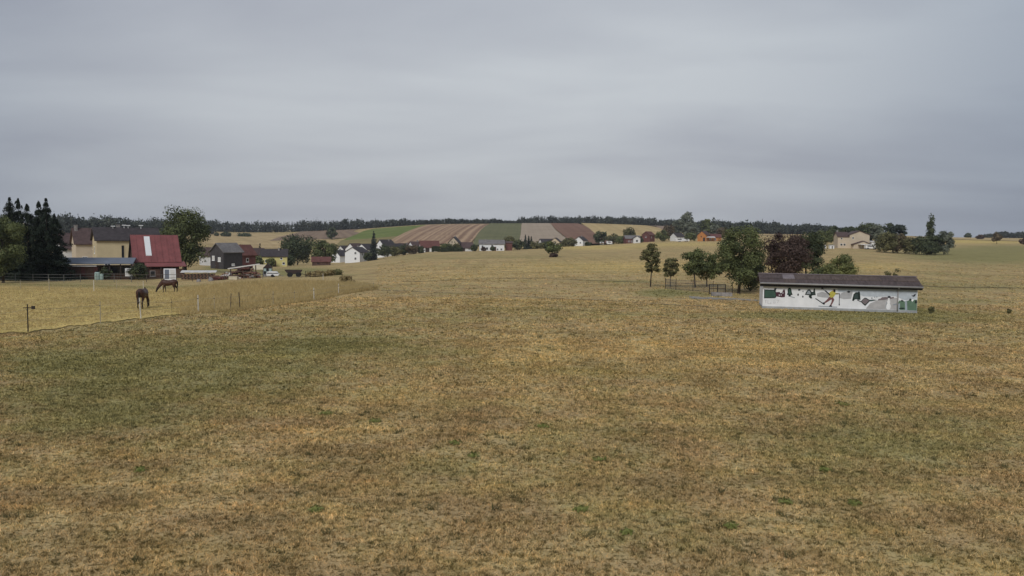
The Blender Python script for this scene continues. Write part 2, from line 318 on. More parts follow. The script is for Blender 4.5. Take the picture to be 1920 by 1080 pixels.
def ground_group():
    g = bpy.data.node_groups.new('meadow_colour', 'ShaderNodeTree')
    g.interface.new_socket('Green', in_out='INPUT', socket_type='NodeSocketFloat')
    g.interface.new_socket('Straw', in_out='INPUT', socket_type='NodeSocketFloat')
    g.interface.new_socket('Color', in_out='OUTPUT', socket_type='NodeSocketColor')
    g.interface.new_socket('Height', in_out='OUTPUT', socket_type='NodeSocketFloat')
    n, l = g.nodes, g.links
    gi, go = n.new('NodeGroupInput'), n.new('NodeGroupOutput')
    pos = n.new('ShaderNodeNewGeometry')
    def noise(scale, detail=3, rough=.55, st=(1, 1, 0), rot=0):
        mp = n.new('ShaderNodeMapping'); mp.inputs['Scale'].default_value = st; mp.inputs['Rotation'].default_value = (0, 0, rot)
        l.new(pos.outputs['Position'], mp.inputs[0])
        t = n.new('ShaderNodeTexNoise'); t.inputs['Scale'].default_value = scale; t.inputs['Detail'].default_value = detail; t.inputs['Roughness'].default_value = rough
        l.new(mp.outputs[0], t.inputs['Vector']); return t.outputs['Fac']
    def math2(op, a, b):
        m = n.new('ShaderNodeMath'); m.operation = op
        for i, x in enumerate((a, b)):
            if isinstance(x, (int, float)): m.inputs[i].default_value = x
            else: l.new(x, m.inputs[i])
        return m.outputs[0]
    def smooth(x, a, b, lo=0.0, hi=1.0):
        m = n.new('ShaderNodeMapRange'); m.interpolation_type = 'SMOOTHSTEP'; l.new(x, m.inputs[0])
        for i, v in enumerate((a, b, lo, hi)): m.inputs[i + 1].default_value = v
        return m.outputs[0]
    def mix(f, a, b, mode='MIX'):
        m = n.new('ShaderNodeMix'); m.data_type = 'RGBA'; m.blend_type = mode
        if isinstance(f, (int, float)): m.inputs[0].default_value = f
        else: l.new(f, m.inputs[0])
        for i, x in ((6, a), (7, b)):
            if isinstance(x, tuple): m.inputs[i].default_value = x + (1,)
            else: l.new(x, m.inputs[i])
        return m.outputs[2]
    big, med, small, fine = noise(.045, 3), noise(.33, 4, .6), noise(2.6, 4, .65), noise(14, 3, .7)
    clod, speck = noise(.95, 5, .7), noise(6.5, 4, .7)
    streak = noise(.16, 4, .6, (1, 6, 0), R(12)); mow, swath = noise(.5, 2, .5, (.85, .018, 0), R(-9)), noise(.06, 4, .6, (1, 3.2, 0), R(6))
    # greenness
    gs = math2('ADD', math2('MULTIPLY', big, .55), math2('ADD', math2('MULTIPLY', med, .5), math2('MULTIPLY', small, .45)))
    gs = math2('ADD', gs, math2('MULTIPLY', gi.outputs['Green'], .42))
    gs = math2('SUBTRACT', gs, math2('MULTIPLY', gi.outputs['Straw'], .16))
    gf = smooth(gs, .68, 1.06)
    dry = mix(smooth(med, .35, .68), DRY_A, DRY_B)
    dry = mix(smooth(gi.outputs['Straw'], 0, 1.1, 0, .9), dry, STRAW_C)
    grn = mix(smooth(small, .35, .7), GREEN_A, GREEN_B)
    c = mix(gf, dry, grn)
    # light and dark tufts, mowing lines, sun-bleached streaks
    c = mix(smooth(streak, .42, .72, 0, .45), c, mix(1.0, c, (1.32, 1.25, 1.1), 'MULTIPLY'))
    c = mix(smooth(mow, .45, .7, 0, .35), c, mix(1.0, c, (.70, .72, .66), 'MULTIPLY'))
    c = mix(smooth(swath, .48, .66, 0, .55), c, mix(1.0, c, (.70, .72, .62), 'MULTIPLY'))
    c = mix(smooth(swath, .44, .3, 0, .5), c, mix(1.0, c, (1.25, 1.2, 1.08), 'MULTIPLY'))
    c = mix(smooth(small, .54, .70, 0, .75), c, mix(1.0, c, (.52, .54, .46), 'MULTIPLY'))
    c = mix(smooth(clod, .55, .68, 0, .7), c, mix(1.0, c, (.58, .58, .50), 'MULTIPLY'))
    c = mix(smooth(clod, .45, .32, 0, .7), c, mix(1.0, c, (1.32, 1.28, 1.2), 'MULTIPLY'))
    c = mix(smooth(speck, .50, .60, 0, .9), c, mix(1.0, c, (.30, .30, .24), 'MULTIPLY'))
    c = mix(smooth(fine, .5, .7, 0, .6), c, mix(1.0, c, (.5, .5, .45), 'MULTIPLY'))
    l.new(c, go.inputs['Color'])
    l.new(math2('ADD', math2('MULTIPLY', small, .7), math2('MULTIPLY', fine, .3)), go.inputs['Height'])
    return g
DRY_A, DRY_B, STRAW_C = (0.51, 0.365, 0.19), (0.68, 0.51, 0.255), (0.74, 0.56, 0.215)
GREEN_A, GREEN_B = (0.31, 0.275, 0.12), (0.46, 0.40, 0.185)
GG = ground_group()

def meadow_mat(name, blade=False):
    m, n, l, b = nt(name)
    g = n.new('ShaderNodeGroup'); g.node_tree = GG
    for s, a in (('Green', 'green'), ('Straw', 'straw')):
        at_ = n.new('ShaderNodeAttribute'); at_.attribute_name = a; l.new(at_.outputs['Fac'], g.inputs[s])
    c = g.outputs['Color']
    if blade:
        a = n.new('ShaderNodeAttribute'); a.attribute_name = 'tint'
        mx = n.new('ShaderNodeMix'); mx.data_type = 'RGBA'; mx.blend_type = 'MULTIPLY'; mx.inputs[0].default_value = 1
        r = n.new('ShaderNodeValToRGB'); l.new(a.outputs['Fac'], r.inputs[0])
        r.color_ramp.elements[0].color = (.34, .38, .29, 1); r.color_ramp.elements[1].color = (2.05, 1.98, 1.98, 1)
        l.new(c, mx.inputs[6]); l.new(r.outputs[0], mx.inputs[7]); c = mx.outputs[2]
        tr = n.new('ShaderNodeBsdfTranslucent'); l.new(c, tr.inputs[0])
        ms = n.new('ShaderNodeMixShader'); ms.inputs[0].default_value = .3
        l.new(b.outputs[0], ms.inputs[1]); l.new(tr.outputs[0], ms.inputs[2]); l.new(ms.outputs[0], n['Material Output'].inputs[0])
    else:
        bp = n.new('ShaderNodeBump'); bp.inputs['Strength'].default_value = .9; bp.inputs['Distance'].default_value = .12
        l.new(g.outputs['Height'], bp.inputs['Height']); l.new(bp.outputs[0], b.inputs['Normal'])
    l.new(c, b.inputs['Base Color']); b.inputs['Roughness'].default_value = .95; b.inputs['Specular IOR Level'].default_value = .05
    return m
M['meadow'] = meadow_mat('meadow_ground'); M['blade'] = meadow_mat('meadow_blades', True)

# ------------------------------------------------------------------ ground sheet
az = np.concatenate([np.arange(-38, 38.01, .25), np.arange(40, 320.1, 4.0)])
rad = np.concatenate([[0.6, 3, 6, 9], 11 * 1.028 ** np.arange(0, 196)])
na, nr = len(az), len(rad)
A, Rr = np.meshgrid(np.radians(az), rad, indexing='ij')
X, Y = Rr * np.sin(A), Rr * np.cos(A); Zg = ZZ(X, Y)
V = np.stack([X, Y, Zg], -1).reshape(-1, 3)
ii, jj = np.meshgrid(np.arange(na), np.arange(nr - 1), indexing='ij'); i2 = (ii + 1) % na
Q = np.stack([ii * nr + jj, ii * nr + jj + 1, i2 * nr + jj + 1, i2 * nr + jj], -1).reshape(-1, 4)
g_, s_ = masks(X, Y, Zg)
ground = link('meadow', np_mesh('meadow', V, Q, M['meadow'], {'green': g_, 'straw': s_}, True))
tag(ground, kind='structure')

def sheet(name, rows, mat, dz, nv=None, nu=24, wob=0.0, seed=0, uvn=True):
    """rows: list of (D, pxL, pxR) from near to far; a sheet of ground laid on the terrain"""
    rng = np.random.default_rng(seed)
    D = np.array([r[0] for r in rows]); L = np.array([r[1] for r in rows]); Rt = np.array([r[2] for r in rows])
    nv = nv or max(24, int((D[-1] - D[0]) / 4)); t = np.linspace(0, 1, nv)
    Dn = D[0] + (D[-1] - D[0]) * t; Ln, Rn = np.interp(Dn, D, L), np.interp(Dn, D, Rt)
    u = np.linspace(0, 1, nu)
    PX = Ln[:, None] * (1 - u) + Rn[:, None] * u
    if wob: PX += wob * (rng.random((nv, 1)) - .5)
    YY = np.repeat(Dn[:, None], nu, 1); XX = (PX - CX) / F * YY
    V = np.stack([XX, YY, ZZ(XX, YY) + dz], -1).reshape(-1, 3)
    i, j = np.meshgrid(np.arange(nv - 1), np.arange(nu - 1), indexing='ij')
    Q = np.stack([i * nu + j, i * nu + j + 1, (i + 1) * nu + j + 1, (i + 1) * nu + j], -1).reshape(-1, 4)
    at_ = {'u': np.tile(u, nv), 'v': np.repeat(t, nu)}
    return tag(link(name, np_mesh(name, V, Q, mat, at_, True)), kind='structure')

def field_mat(name, a, b, stripes=0.0, amount=.5, soft=.15, curve=0.0):
    m, n, l, bs = nt(name)
    au = n.new('ShaderNodeAttribute'); au.attribute_name = 'u'
    pos = n.new('ShaderNodeNewGeometry')
    ns = n.new('ShaderNodeTexNoise'); ns.inputs['Scale'].default_value = .035; ns.inputs['Detail'].default_value = 5; l.new(pos.outputs['Position'], ns.inputs['Vector'])
    n2 = n.new('ShaderNodeTexNoise'); n2.inputs['Scale'].default_value = .22; n2.inputs['Detail'].default_value = 4; l.new(pos.outputs['Position'], n2.inputs['Vector'])
    ad = n.new('ShaderNodeMath'); ad.operation = 'MULTIPLY_ADD'; l.new(n2.outputs['Fac'], ad.inputs[0]); ad.inputs[1].default_value = .6; l.new(ns.outputs['Fac'], ad.inputs[2])
    val = ad.outputs[0]
    mr = n.new('ShaderNodeMapRange'); mr.inputs[1].default_value, mr.inputs[2].default_value = .6, 1.05; l.new(val, mr.inputs[0]); f = mr.outputs[0]
    if stripes:
        wob = n.new('ShaderNodeMath'); wob.operation = 'MULTIPLY_ADD'; l.new(ns.outputs['Fac'], wob.inputs[0]); wob.inputs[1].default_value = .05; l.new(au.outputs['Fac'], wob.inputs[2])
        st = n.new('ShaderNodeTexNoise'); st.noise_dimensions = '1D'; st.inputs['Scale'].default_value = stripes; st.inputs['Detail'].default_value = 2.5
        l.new(wob.outputs[0], st.inputs['W'])
        m2 = n.new('ShaderNodeMapRange'); m2.inputs[1].default_value, m2.inputs[2].default_value = .5 - soft, .5 + soft; l.new(st.outputs['Fac'], m2.inputs[0])
        mm = n.new('ShaderNodeMix'); mm.inputs[0].default_value = amount; l.new(f, mm.inputs[2]); l.new(m2.outputs[0], mm.inputs[3]); f = mm.outputs[0]
    mx = n.new('ShaderNodeMix'); mx.data_type = 'RGBA'; l.new(f, mx.inputs[0]); mx.inputs[6].default_value = a + (1,); mx.inputs[7].default_value = b + (1,)
    l.new(mx.outputs[2], bs.inputs['Base Color']); bs.inputs['Roughness'].default_value = .95; bs.inputs['Specular IOR Level'].default_value = .05
    return m

def hill_field(name, ys, mat, dz, nu=30):
    """ys: (py, pxL, pxR) read on the slope; depth follows from the terrain"""
    rows = sorted((depth_at((l + r) / 2, y), l, r) for y, l, r in ys)
    return sheet(name, rows, mat, dz, nv=40, nu=nu)
STR = field_mat('stubble_straw', (0.375, 0.263, 0.131), (0.587, 0.438, 0.225), 14, .35)
hill_field('stubble_field', [(466, 380, 660), (456, 380, 640), (446, 380, 560), (437.5, 380, 505)], STR, .20)
hill_field('ploughed_field', [(449, 505, 690), (443, 520, 680), (437, 548, 662), (432, 570, 675)], field_mat('ploughed_brown', (0.188, 0.125, 0.085), (0.325, 0.231, 0.156), 9, .6), .34)
hill_field('green_field', [(449, 640, 752), (444, 648, 762), (436, 668, 775), (430, 680, 790), (425.5, 700, 800)], field_mat('young_crop', (0.131, 0.169, 0.040), (0.219, 0.244, 0.075)), .48)
hill_field('fallow_field', [(461, 628, 735), (455, 632, 742), (448, 640, 752)], field_mat('fallow_olive', (0.213, 0.175, 0.075), (0.312, 0.250, 0.112)), .62)
hill_field('striped_stubble_field', [(462, 690, 880), (455, 712, 886), (448, 728, 891), (440, 745, 896), (432, 765, 903), (426, 782, 910), (421.5, 800, 918)],
           field_mat('striped_stubble', (0.231, 0.138, 0.090), (0.500, 0.344, 0.213), 17, .8, .12), .76, 90)
hill_field('root_crop_field', [(462, 884, 972), (452, 888, 973), (442, 893, 975), (432, 901, 976), (425, 909, 976), (420, 918, 977)], field_mat('root_crop', (0.131, 0.131, 0.062), (0.206, 0.198, 0.098), 12, .25), .90)
hill_field('harrowed_field', [(462, 972, 1075), (452, 973, 1066), (442, 975, 1052), (432, 976, 1040), (425, 976, 1034), (420, 977, 1030)], field_mat('harrowed_pale', (0.362, 0.281, 0.206), (0.463, 0.369, 0.269), 10, .3), 1.04)
hill_field('red_earth_field', [(462, 1072, 1150), (452, 1066, 1138), (442, 1052, 1126), (432, 1040, 1110), (425, 1034, 1096), (420.3, 1030, 1082)], field_mat('red_earth', (0.194, 0.106, 0.075), (0.288, 0.169, 0.112), 8, .4), 1.18)
hill_field('golden_stubble_field', [(446, 1122, 1262), (438, 1112, 1258), (432, 1104, 1250), (425, 1092, 1225), (420.5, 1080, 1190)], field_mat('golden_stubble', (0.413, 0.294, 0.138), (0.613, 0.463, 0.225), 9, .5), 1.32)
hill_field('brown_strip_field', [(433, 1240, 1300), (428, 1228, 1300), (424, 1190, 1290)], field_mat('brown_strip', (0.250, 0.175, 0.125), (0.350, 0.250, 0.175), 5, .4), 1.46)
sheet('golden_far_field', [(560, 1790, 2300), (640, 1770, 2300), (760, 1720, 2300), (900, 1700, 2300)], field_mat('golden_far', (0.388, 0.281, 0.131), (0.550, 0.413, 0.213), 3, .5), .25)
sheet('pale_far_field', [(720, 1400, 1520), (820, 1395, 1520), (930, 1390, 1515)], STR, .3)

# paddock: long straw coloured grass inside the electric fence
PAD_NEAR = ([-300, 48, 185, 262, 370, 449, 511, 588, 634, 705], [42, 46.4, 51, 53.6, 58.5, 61.8, 65.6, 71.8, 77.6, 85])
def pad_near(px): return np.interp(px, *PAD_NEAR)
def pad_far(px): return np.interp(px, [-300, 250, 480, 600, 690, 706], [104, 106, 104, 99, 92, 86])
pxs = np.linspace(-300, 704, 260); tt = np.linspace(0, 1, 40)
rng = np.random.default_rng(3)
Dn = pad_near(pxs) + .5 * np.sin(pxs * .11) * .5 + rng.normal(0, .12, len(pxs)); Df = pad_far(pxs) + rng.normal(0, .3, len(pxs))
DD = Dn[:, None] * (1 - tt) + Df[:, None] * tt; XX = (pxs[:, None] - CX) / F * DD; ZP = ZZ(XX, DD) + .045
i, j = np.meshgrid(np.arange(len(pxs) - 1), np.arange(39), indexing='ij')
Q = np.stack([i * 40 + j, (i + 1) * 40 + j, (i + 1) * 40 + j + 1, i * 40 + j + 1], -1).reshape(-1, 4)
pg, ps = np.zeros(XX.size), np.clip(1.15 - .9 * np.exp(-((DD - 104) / 9) ** 2).ravel(), 0, 1.3)
pg += .9 * np.exp(-((DD - 106) / 8) ** 2).ravel()
tag(link('paddock', np_mesh('paddock', np.stack([XX, DD, ZP], -1), Q, M['meadow'], {'green': pg, 'straw': ps}, True)), kind='structure')

# gravel path by the hut and the faint worn track across the meadow
M['gravel'] = make_mat('gravel', (0.30, 0.27, 0.225), var=0.3, scale=1.5, detail=6)
M['track'] = make_mat('worn_track', (0.34, 0.26, 0.15), var=0.3, scale=.7, detail=6)
def ribbon(name, pts, w, mat, dz):
    mb = MB(); P_ = []
    for (a, da), (b, db) in zip(pts[:-1], pts[1:]):
        for k in range(10): P_.append((a + (b - a) * k / 10, da + (db - da) * k / 10))
    P_.append(pts[-1]); rnd = random.Random(5); prev = None
    for px, D in P_:
        ww = w * (.5 + .8 * rnd.random()); x = (px - CX) / F * D
        cur = [(x, D + s * ww / 2, Z(x, D + s * ww / 2) + dz) for s in (-1, -.33, .33, 1)]
        if prev:
            for k in range(3): mb.face([prev[k], cur[k], cur[k + 1], prev[k + 1]])
        prev = cur
    return tag(mb.build(name, mat), kind='structure')
ribbon('gravel_path', [(1295, 77.6), (1340, 77.2), (1390, 76.5), (1440, 75)], 2.4, M['gravel'], .03)
ribbon('worn_track', [(705, 84.5), (800, 83), (900, 80), (1000, 77), (1130, 74), (1230, 71.5), (1330, 69.5)], .45, M['track'], .05)

M['furrow'] = make_mat('dark_furrow_grass', (0.20, 0.16, 0.07), var=0.4, scale=.8, detail=6)
ribbon('furrow', [(760, 100), (860, 105), (960, 108.5), (1080, 107), (1180, 104), (1300, 101)], .55, M['furrow'], .05)
ribbon('furrow', [(640, 122), (700, 127), (760, 131), (800, 134)], .5, M['furrow'], .05)
ribbon('furrow', [(1720, 104), (1790, 101), (1860, 101), (1940, 99)], .9, M['furrow'], .05)

# ------------------------------------------------------------------ foliage builders
def quads(C, N, s, rng, aspect=.62):
    n = len(C); N = N / np.maximum(np.linalg.norm(N, axis=1, keepdims=True), 1e-6)
    r = rng.normal(size=(n, 3)); a = np.cross(N, r); a /= np.maximum(np.linalg.norm(a, axis=1, keepdims=True), 1e-6); b = np.cross(N, a)
    s = np.asarray(s).reshape(-1, 1)
    V = np.stack([C - a * s, C - b * s * aspect, C + a * s, C + b * s * aspect], 1)
    return V.reshape(-1, 3), np.arange(n * 4).reshape(n, 4)
def unit(rng, n):
    d = rng.normal(size=(n, 3)); return d / np.linalg.norm(d, axis=1, keepdims=True)

def broadleaf_pts(h, w, trunk, n, leaf, rng, k=42, rc=(.15, .26), flat=.75, top=.0):
    zc, b = (trunk + h) / 2, (h - trunk) / 2
    d = unit(rng, k); rr = rng.uniform(.12, 1, k) ** .33
    C = np.stack([d[:, 0] * w / 2 * rr * .84, d[:, 1] * w / 2 * rr * .84, d[:, 2] * b * rr * .86], 1)
    C *= rng.uniform(.88, 1.12, (k, 1))
    C[:, :2] *= (1 - top * np.clip(C[:, 2:3] / b, -1, 1))
    C[:, 2] += zc
    rad = w * rng.uniform(rc[0], rc[1], k)
    m = max(4, n // k); idx = np.repeat(np.arange(k), m)
    dd = unit(rng, len(idx)); q = rng.uniform(.45, 1.05, len(idx))
    Pp = C[idx] + dd * (rad[idx] * q)[:, None] * np.array([1, 1, flat])
    N = 1.2 * dd + .55 * rng.normal(size=dd.shape) + np.array([0, 0, .35])
    clump_t = rng.uniform(.0, .95, k)
    tint = np.clip(clump_t[idx] + rng.normal(0, .22, len(idx)), 0, 1)
    keep = Pp[:, 2] > trunk * .8
    return Pp[keep], N[keep], leaf * rng.uniform(.6, 1.3, keep.sum()), tint[keep], C
def conifer_pts(h, w, n, leaf, rng, whorls=20, bare=.04):
    t = bare + (1 - bare) * rng.random(n) ** 1.2
    wi = np.floor(t * whorls).astype(int); nb = 6; bough = rng.integers(0, nb, n); off = rng.uniform(0, 6.28, whorls + 2)
    hw = rng.uniform(.1, .9, whorls + 2); t2 = np.minimum((wi + hw[wi] + rng.normal(0, .3, n)) / whorls, .998)
    ang = off[wi] + bough * 2 * math.pi / nb + rng.normal(0, .12, n)
    bl = (rng.uniform(.35, 1.35, (whorls + 2, nb)) * rng.uniform(.75, 1.15, (whorls + 2, 1)))[wi, bough]
    q = rng.random(n) ** .6; R_ = w / 2 * (1 - t2) ** .85 * bl + .012 * w; r = R_ * q
    z = h * t2 - .34 * r + .16 * R_ * q ** 3
    Pp = np.stack([r * np.cos(ang), r * np.sin(ang), np.maximum(z, .15)], 1)
    N = np.stack([.35 * np.cos(ang), .35 * np.sin(ang), np.ones(n)], 1) + .55 * rng.normal(size=(n, 3))
    return Pp, N, leaf * rng.uniform(.6, 1.5, n) * (.55 + .6 * (1 - t2)), np.clip(rng.normal(.35, .2, n) + .35 * (q - .5), 0, 1)

def trunk_mb(h, w, trunk, C, r, rng, limbs=9):
    mb = MB(); top = trunk + (h - trunk) * .55
    bend = rng.normal(0, .03 * h, 2)
    mid = Vector((bend[0] * .5, bend[1] * .5, (trunk + top) * .35))
    mb.tube((0, 0, -.3), (0, 0, .15), r * 1.5, r * 1.1); mb.tube((0, 0, .15), mid, r * 1.1, r * .85); mb.tube(mid, (bend[0], bend[1], top), r * .85, r * .3)
    if C is not None:
        for c in C[rng.permutation(len(C))[:limbs]]:
            zs = min(max(trunk * .8, c[2] - .35 * math.hypot(c[0], c[1]) - .1 * h), top)
            f = zs / top
            mb.tube((bend[0] * f, bend[1] * f, zs), c, r * .42, r * .12, 5)
    return mb

TREE_N = [0]
def broadleaf(name, px, D, h, w, leafk, label, cat='tree', trunk=None, dens=1.0, k=38, rc=(.12, .24), r=None, group=None, seed=None, flat=.75, top=0.0, bury=0.0, leafscale=1.0):
    TREE_N[0] += 1; rng = np.random.default_rng(seed or 100 + TREE_N[0])
    trunk = h * .2 if trunk is None else trunk
    root = empty(name, at(px, D, -bury)); pix = D / 804.0
    leaf = max(.075, .95 * pix) * leafscale
    n = int(dens * min(16000, max(900, 3.2 * w * h / (leaf * leaf * .6))))
    Pp, N, s, t, C = broadleaf_pts(h, w, trunk, n, leaf, rng, k, rc, flat, top)
    V, Q = quads(Pp, N, s, rng)
    link('crown', np_mesh('crown', V, Q, LEAF[leafk], {'tint': np.repeat(t, 4)}), root)
    trunk_mb(h, w, trunk, C, r or max(.05, h * .018), rng).build('trunk', M['bark'], root, True)
    return tag(root, label, cat, group)
def conifer(name, px, D, h, w, leafk, label, dens=1.0, group=None, whorls=20, bare=.04):
    TREE_N[0] += 1; rng = np.random.default_rng(100 + TREE_N[0])
    root = empty(name, at(px, D)); leaf = max(.1, 1.0 * D / 804.0)
    n = int(min(20000, dens * max(700, 3.4 * w * h / (leaf * leaf * .6))))
    Pp, N, s, t = conifer_pts(h, w, n, leaf, rng, whorls, bare)
    V, Q = quads(Pp, N, s, rng, .45)
    link('crown', np_mesh('crown', V, Q, LEAF[leafk], {'tint': np.repeat(t, 4)}), root)
    mb = MB(); mb.tube((0, 0, -.3), (0, 0, h * .97), max(.06, h * .013), .02); mb.build('trunk', M['bark'], root)
    return tag(root, label, 'tree', group)
def bush(px, D, h, w, leafk, label, name='bush', cat='bush', group=None, dens=1.0, k=26):
    return broadleaf(name, px, D, h, w, leafk, label, cat, trunk=.05 * h, dens=dens, k=k, rc=(.17, .28), r=.03 + .006 * h, group=group, flat=.8)

# far wood on the ridge: reads as one dark mass
def wood(name, spans, label, seed, rows=4, leafk='wood'):
    rng = np.random.default_rng(seed); Vs, Ts = [], []
    for (p0, p1, D0, D1, h0, h1, dens, con) in spans:
        n = int((p1 - p0) * dens * rows)
        for q in range(n):
            f = rng.random(); row = rng.random()
            px = p0 + (p1 - p0) * f; D = D0 + (D1 - D0) * f + row * 55
            h = (h0 + (h1 - h0) * f) * (1 + .07 * math.sin(px * .071 + seed) + .06 * math.sin(px * .23 + 2 * seed)) * rng.uniform(.78, 1.1) * (1.16 if rng.random() < .05 else 1)
            o = np.array(at(px, D)); m = 66 if row < .4 else 44
            if rng.random() < con: Pp, N, s, t = conifer_pts(h, h * .36, m, .75, rng, 7)
            else: Pp, N, s, t, _ = broadleaf_pts(h, h * .62, h * .05, m, 1.0, rng, 8, (.18, .3))
            base = rng.uniform(-.2, .2) + .28 * math.sin(px * .11 + 3 * seed) * math.sin(px * .037 + seed)
            V, _q = quads(Pp + o, N, s, rng, .7); Vs.append(V); Ts.append(np.repeat(np.clip(t + base, 0, 1), 4))
    V = np.concatenate(Vs)
    return tag(link(name, np_mesh(name, V, np.arange(len(V)).reshape(-1, 4), LEAF[leafk], {'tint': np.concatenate(Ts)})), label, 'wood', kind='stuff')
wood('ridge_wood', [(385, 650, 1000, 1000, 13, 12.5, .55, .7), (640, 760, 1000, 1004, 12, 8.5, .6, .7), (750, 940, 1004, 1004, 7.0, 5.5, .6, .7), (925, 985, 1004, 1004, 3.2, 4.5, .6, .6),
                    (970, 1130, 1004, 1004, 8.5, 10, .6, .8), (1130, 1275, 1004, 1000, 11.0, 10.5, .65, .6)], 'dark spruce and beech wood along the ridge above the hill fields', 11)
wood('hillside_wood', [(60, 215, 640, 660, 15, 15, .5, .35), (200, 400, 660, 900, 15, 14, .5, .4)], 'dark wooded hillside rising behind the farm and its red barn', 12)
wood('valley_wood', [(1265, 1400, 820, 800, 11, 12, .55, .35), (1390, 1570, 800, 760, 12.5, 8.5, .55, .3), (1550, 1650, 760, 720, 8, 7, .5, .3)], 'grey green wood stretching behind the orange house towards the hilltop house', 13)
wood('skyline_wood', [(1835, 1870, 950, 950, 4, 5, .6, .3), (1862, 2100, 950, 940, 7, 10, .6, .3)], 'low dark wood on the skyline at the far right', 14)
#@@OBJECTS
# ------------------------------------------------------------------ buildings
def window(root, face, u, v, w, h, L, W, sill=True, frame='white2', pane='glass'):
    """face f: front (-y), b: back, l: -x gable, r: +x gable; u along the face from its middle, v height of the middle"""
    def bx(a, b, c, d, o0, o1):
        mb = MB()
        if face == 'f': mb.box(a, b, -W / 2 - o1, -W / 2 - o0, c, d)
        elif face == 'l': mb.box(-L / 2 - o1, -L / 2 - o0, a, b, c, d)
        else: mb.box(L / 2 + o0, L / 2 + o1, a, b, c, d)
        return mb
    fr = bx(u - w / 2, u + w / 2, v - h / 2, v + h / 2, -.02, .05)
    if sill: 
        s = bx(u - w / 2 - .08, u + w / 2 + .08, v - h / 2 - .10, v - h / 2 - .004, -.02, .12); fr.raw(s.v, s.f)
    f = fr.build('window', M[frame], root)
    bx(u - w / 2 + .09, u - .03 if w > .9 else u + w / 2 - .09, v - h / 2 + .09, v + h / 2 - .09, .03, .056).build('pane', M[pane], f)
    if w > .9: bx(u + .03, u + w / 2 - .09, v - h / 2 + .09, v + h / 2 - .09, .03, .056).build('pane', M[pane], f)
def house(name, px, D, yaw, L, W, H, rise, wall, roof, label, wins=(), doors=(), chim=(), cat='house', over=.4, dz=0.0, base=1.2, vents=(), gablemat=None):
    root = empty(name, at(px, D, dz), R(yaw))
    mb = MB(); mb.prism([(-W / 2, -base), (W / 2, -base), (W / 2, H), (0, H + rise), (-W / 2, H)], -L / 2, L / 2, 'x'); mb.build('wall', M[wall], root)
    th = .22; sl = rise / (W / 2)
    ro = MB()
    for s in (-1, 1):
        y0, y1 = s * (W / 2 + over), s * .0
        z0, z1 = H - sl * over + .03, H + rise + .03
        ro.prism([(y0, z0), (y1, z1), (y1, z1 + th), (y0, z0 + th)] if s < 0 else [(y0, z0 + th), (y1, z1 + th), (y1, z1), (y0, z0)], -L / 2 - over, L / 2 + over, 'x')
    rf = ro.build('roof', M[roof], root)
    for (cx, cy, ch) in chim:
        c = MB(); z = H + rise - abs(cy) * sl; c.box(cx - .3, cx + .3, cy - .3, cy + .3, z - .5, z + ch); c.box(cx - .36, cx + .36, cy - .36, cy + .36, z + ch + .003, z + ch + .12)
        c.build('chimney', M['stonegrey'], rf)
    for (vx, vy, vh) in vents:
        c = MB(); z = H + rise - abs(vy) * sl; c.tube((vx, vy, z - .2), (vx, vy, z + vh), .06); c.box(vx - .36, vx + .36, vy - .2, vy + .2, z + vh, z + vh + .16)
        c.build('vent', M['paintw'], rf)
    for wdw in wins: window(root, *wdw[:5], L, W, **(wdw[5] if len(wdw) > 5 else {}))
    for (face, u, w, h, m) in doors:
        d = MB()
        if face == 'f': d.box(u - w / 2, u + w / 2, -W / 2 - .05, -W / 2 + .03, -.05, h)
        elif face == 'l': d.box(-L / 2 - .05, -L / 2 + .03, u - w / 2, u + w / 2, -.05, h)
        else: d.box(L / 2 - .03, L / 2 + .05, u - w / 2, u + w / 2, -.05, h)
        dd = d.build('door', M[m], root)
        hb = MB()
        if face == 'f': hb.box(u + w / 2 - .2, u + w / 2 - .1, -W / 2 - .10, -W / 2 - .048, h * .45, h * .45 + .12)
        elif face == 'l': hb.box(-L / 2 - .10, -L / 2 - .048, u + w / 2 - .2, u + w / 2 - .1, h * .45, h * .45 + .12)
        else: hb.box(L / 2 + .048, L / 2 + .10, u + w / 2 - .2, u + w / 2 - .1, h * .45, h * .45 + .12)
        hb.build('handle', M['galv'], dd)
    return tag(root, label, cat)

# --- farm on the left
bx0 = empty('barn', at(289, 131), R(31))      # red metal roofed barn
L, W, H, RZ = 6.5, 6.6, 3.1, 3.75
mb = MB(); mb.prism([(-W / 2, -1), (W / 2, -1), (W / 2, H), (0, H + RZ), (-W / 2, H)], -L / 2, L / 2, 'x'); mb.build('wall', M['brownwood'], bx0)
sl = RZ / (W / 2); ov = .45
back = MB(); back.prism([(0, H + RZ + .03), (W / 2 + ov, H - sl * ov + .03), (W / 2 + ov, H - sl * ov + .2), (0, H + RZ + .2)], -L / 2 - .35, L / 2 + .35, 'x')
back.prism([(-W / 2 - ov, H - sl * ov + .02), (0, H + RZ + .02), (0, H + RZ + .10), (-W / 2 - ov, H - sl * ov + .10)], -L / 2 - .35, L / 2 + .35, 'x')
rf = back.build('roof', M['roofdark'], bx0)
np_ = 8; pw = (L + .7) / np_
for k in range(np_):
    x0 = -L / 2 - .35 + k * pw; p = MB()
    lift = .103 + .012 * (k % 2)
    p.prism([(-W / 2 - ov - .02, H - sl * ov + lift), (0, H + RZ + lift), (0, H + RZ + lift + .06), (-W / 2 - ov - .02, H - sl * ov + lift + .06)], x0 + .015, x0 + pw - .015, 'x')
    for q in range(3): # standing seams
        xs = x0 + pw * (q + .5) / 3
        p.prism([(-W / 2 - ov - .02, H - sl * ov + lift + .06), (0, H + RZ + lift + .06), (0, H + RZ + lift + .10), (-W / 2 - ov - .02, H - sl * ov + lift + .10)], xs - .03, xs + .03, 'x')
    p.build('roof_panel', M['redmetal'], rf)
sk = MB(); f0, f1 = .30, .90
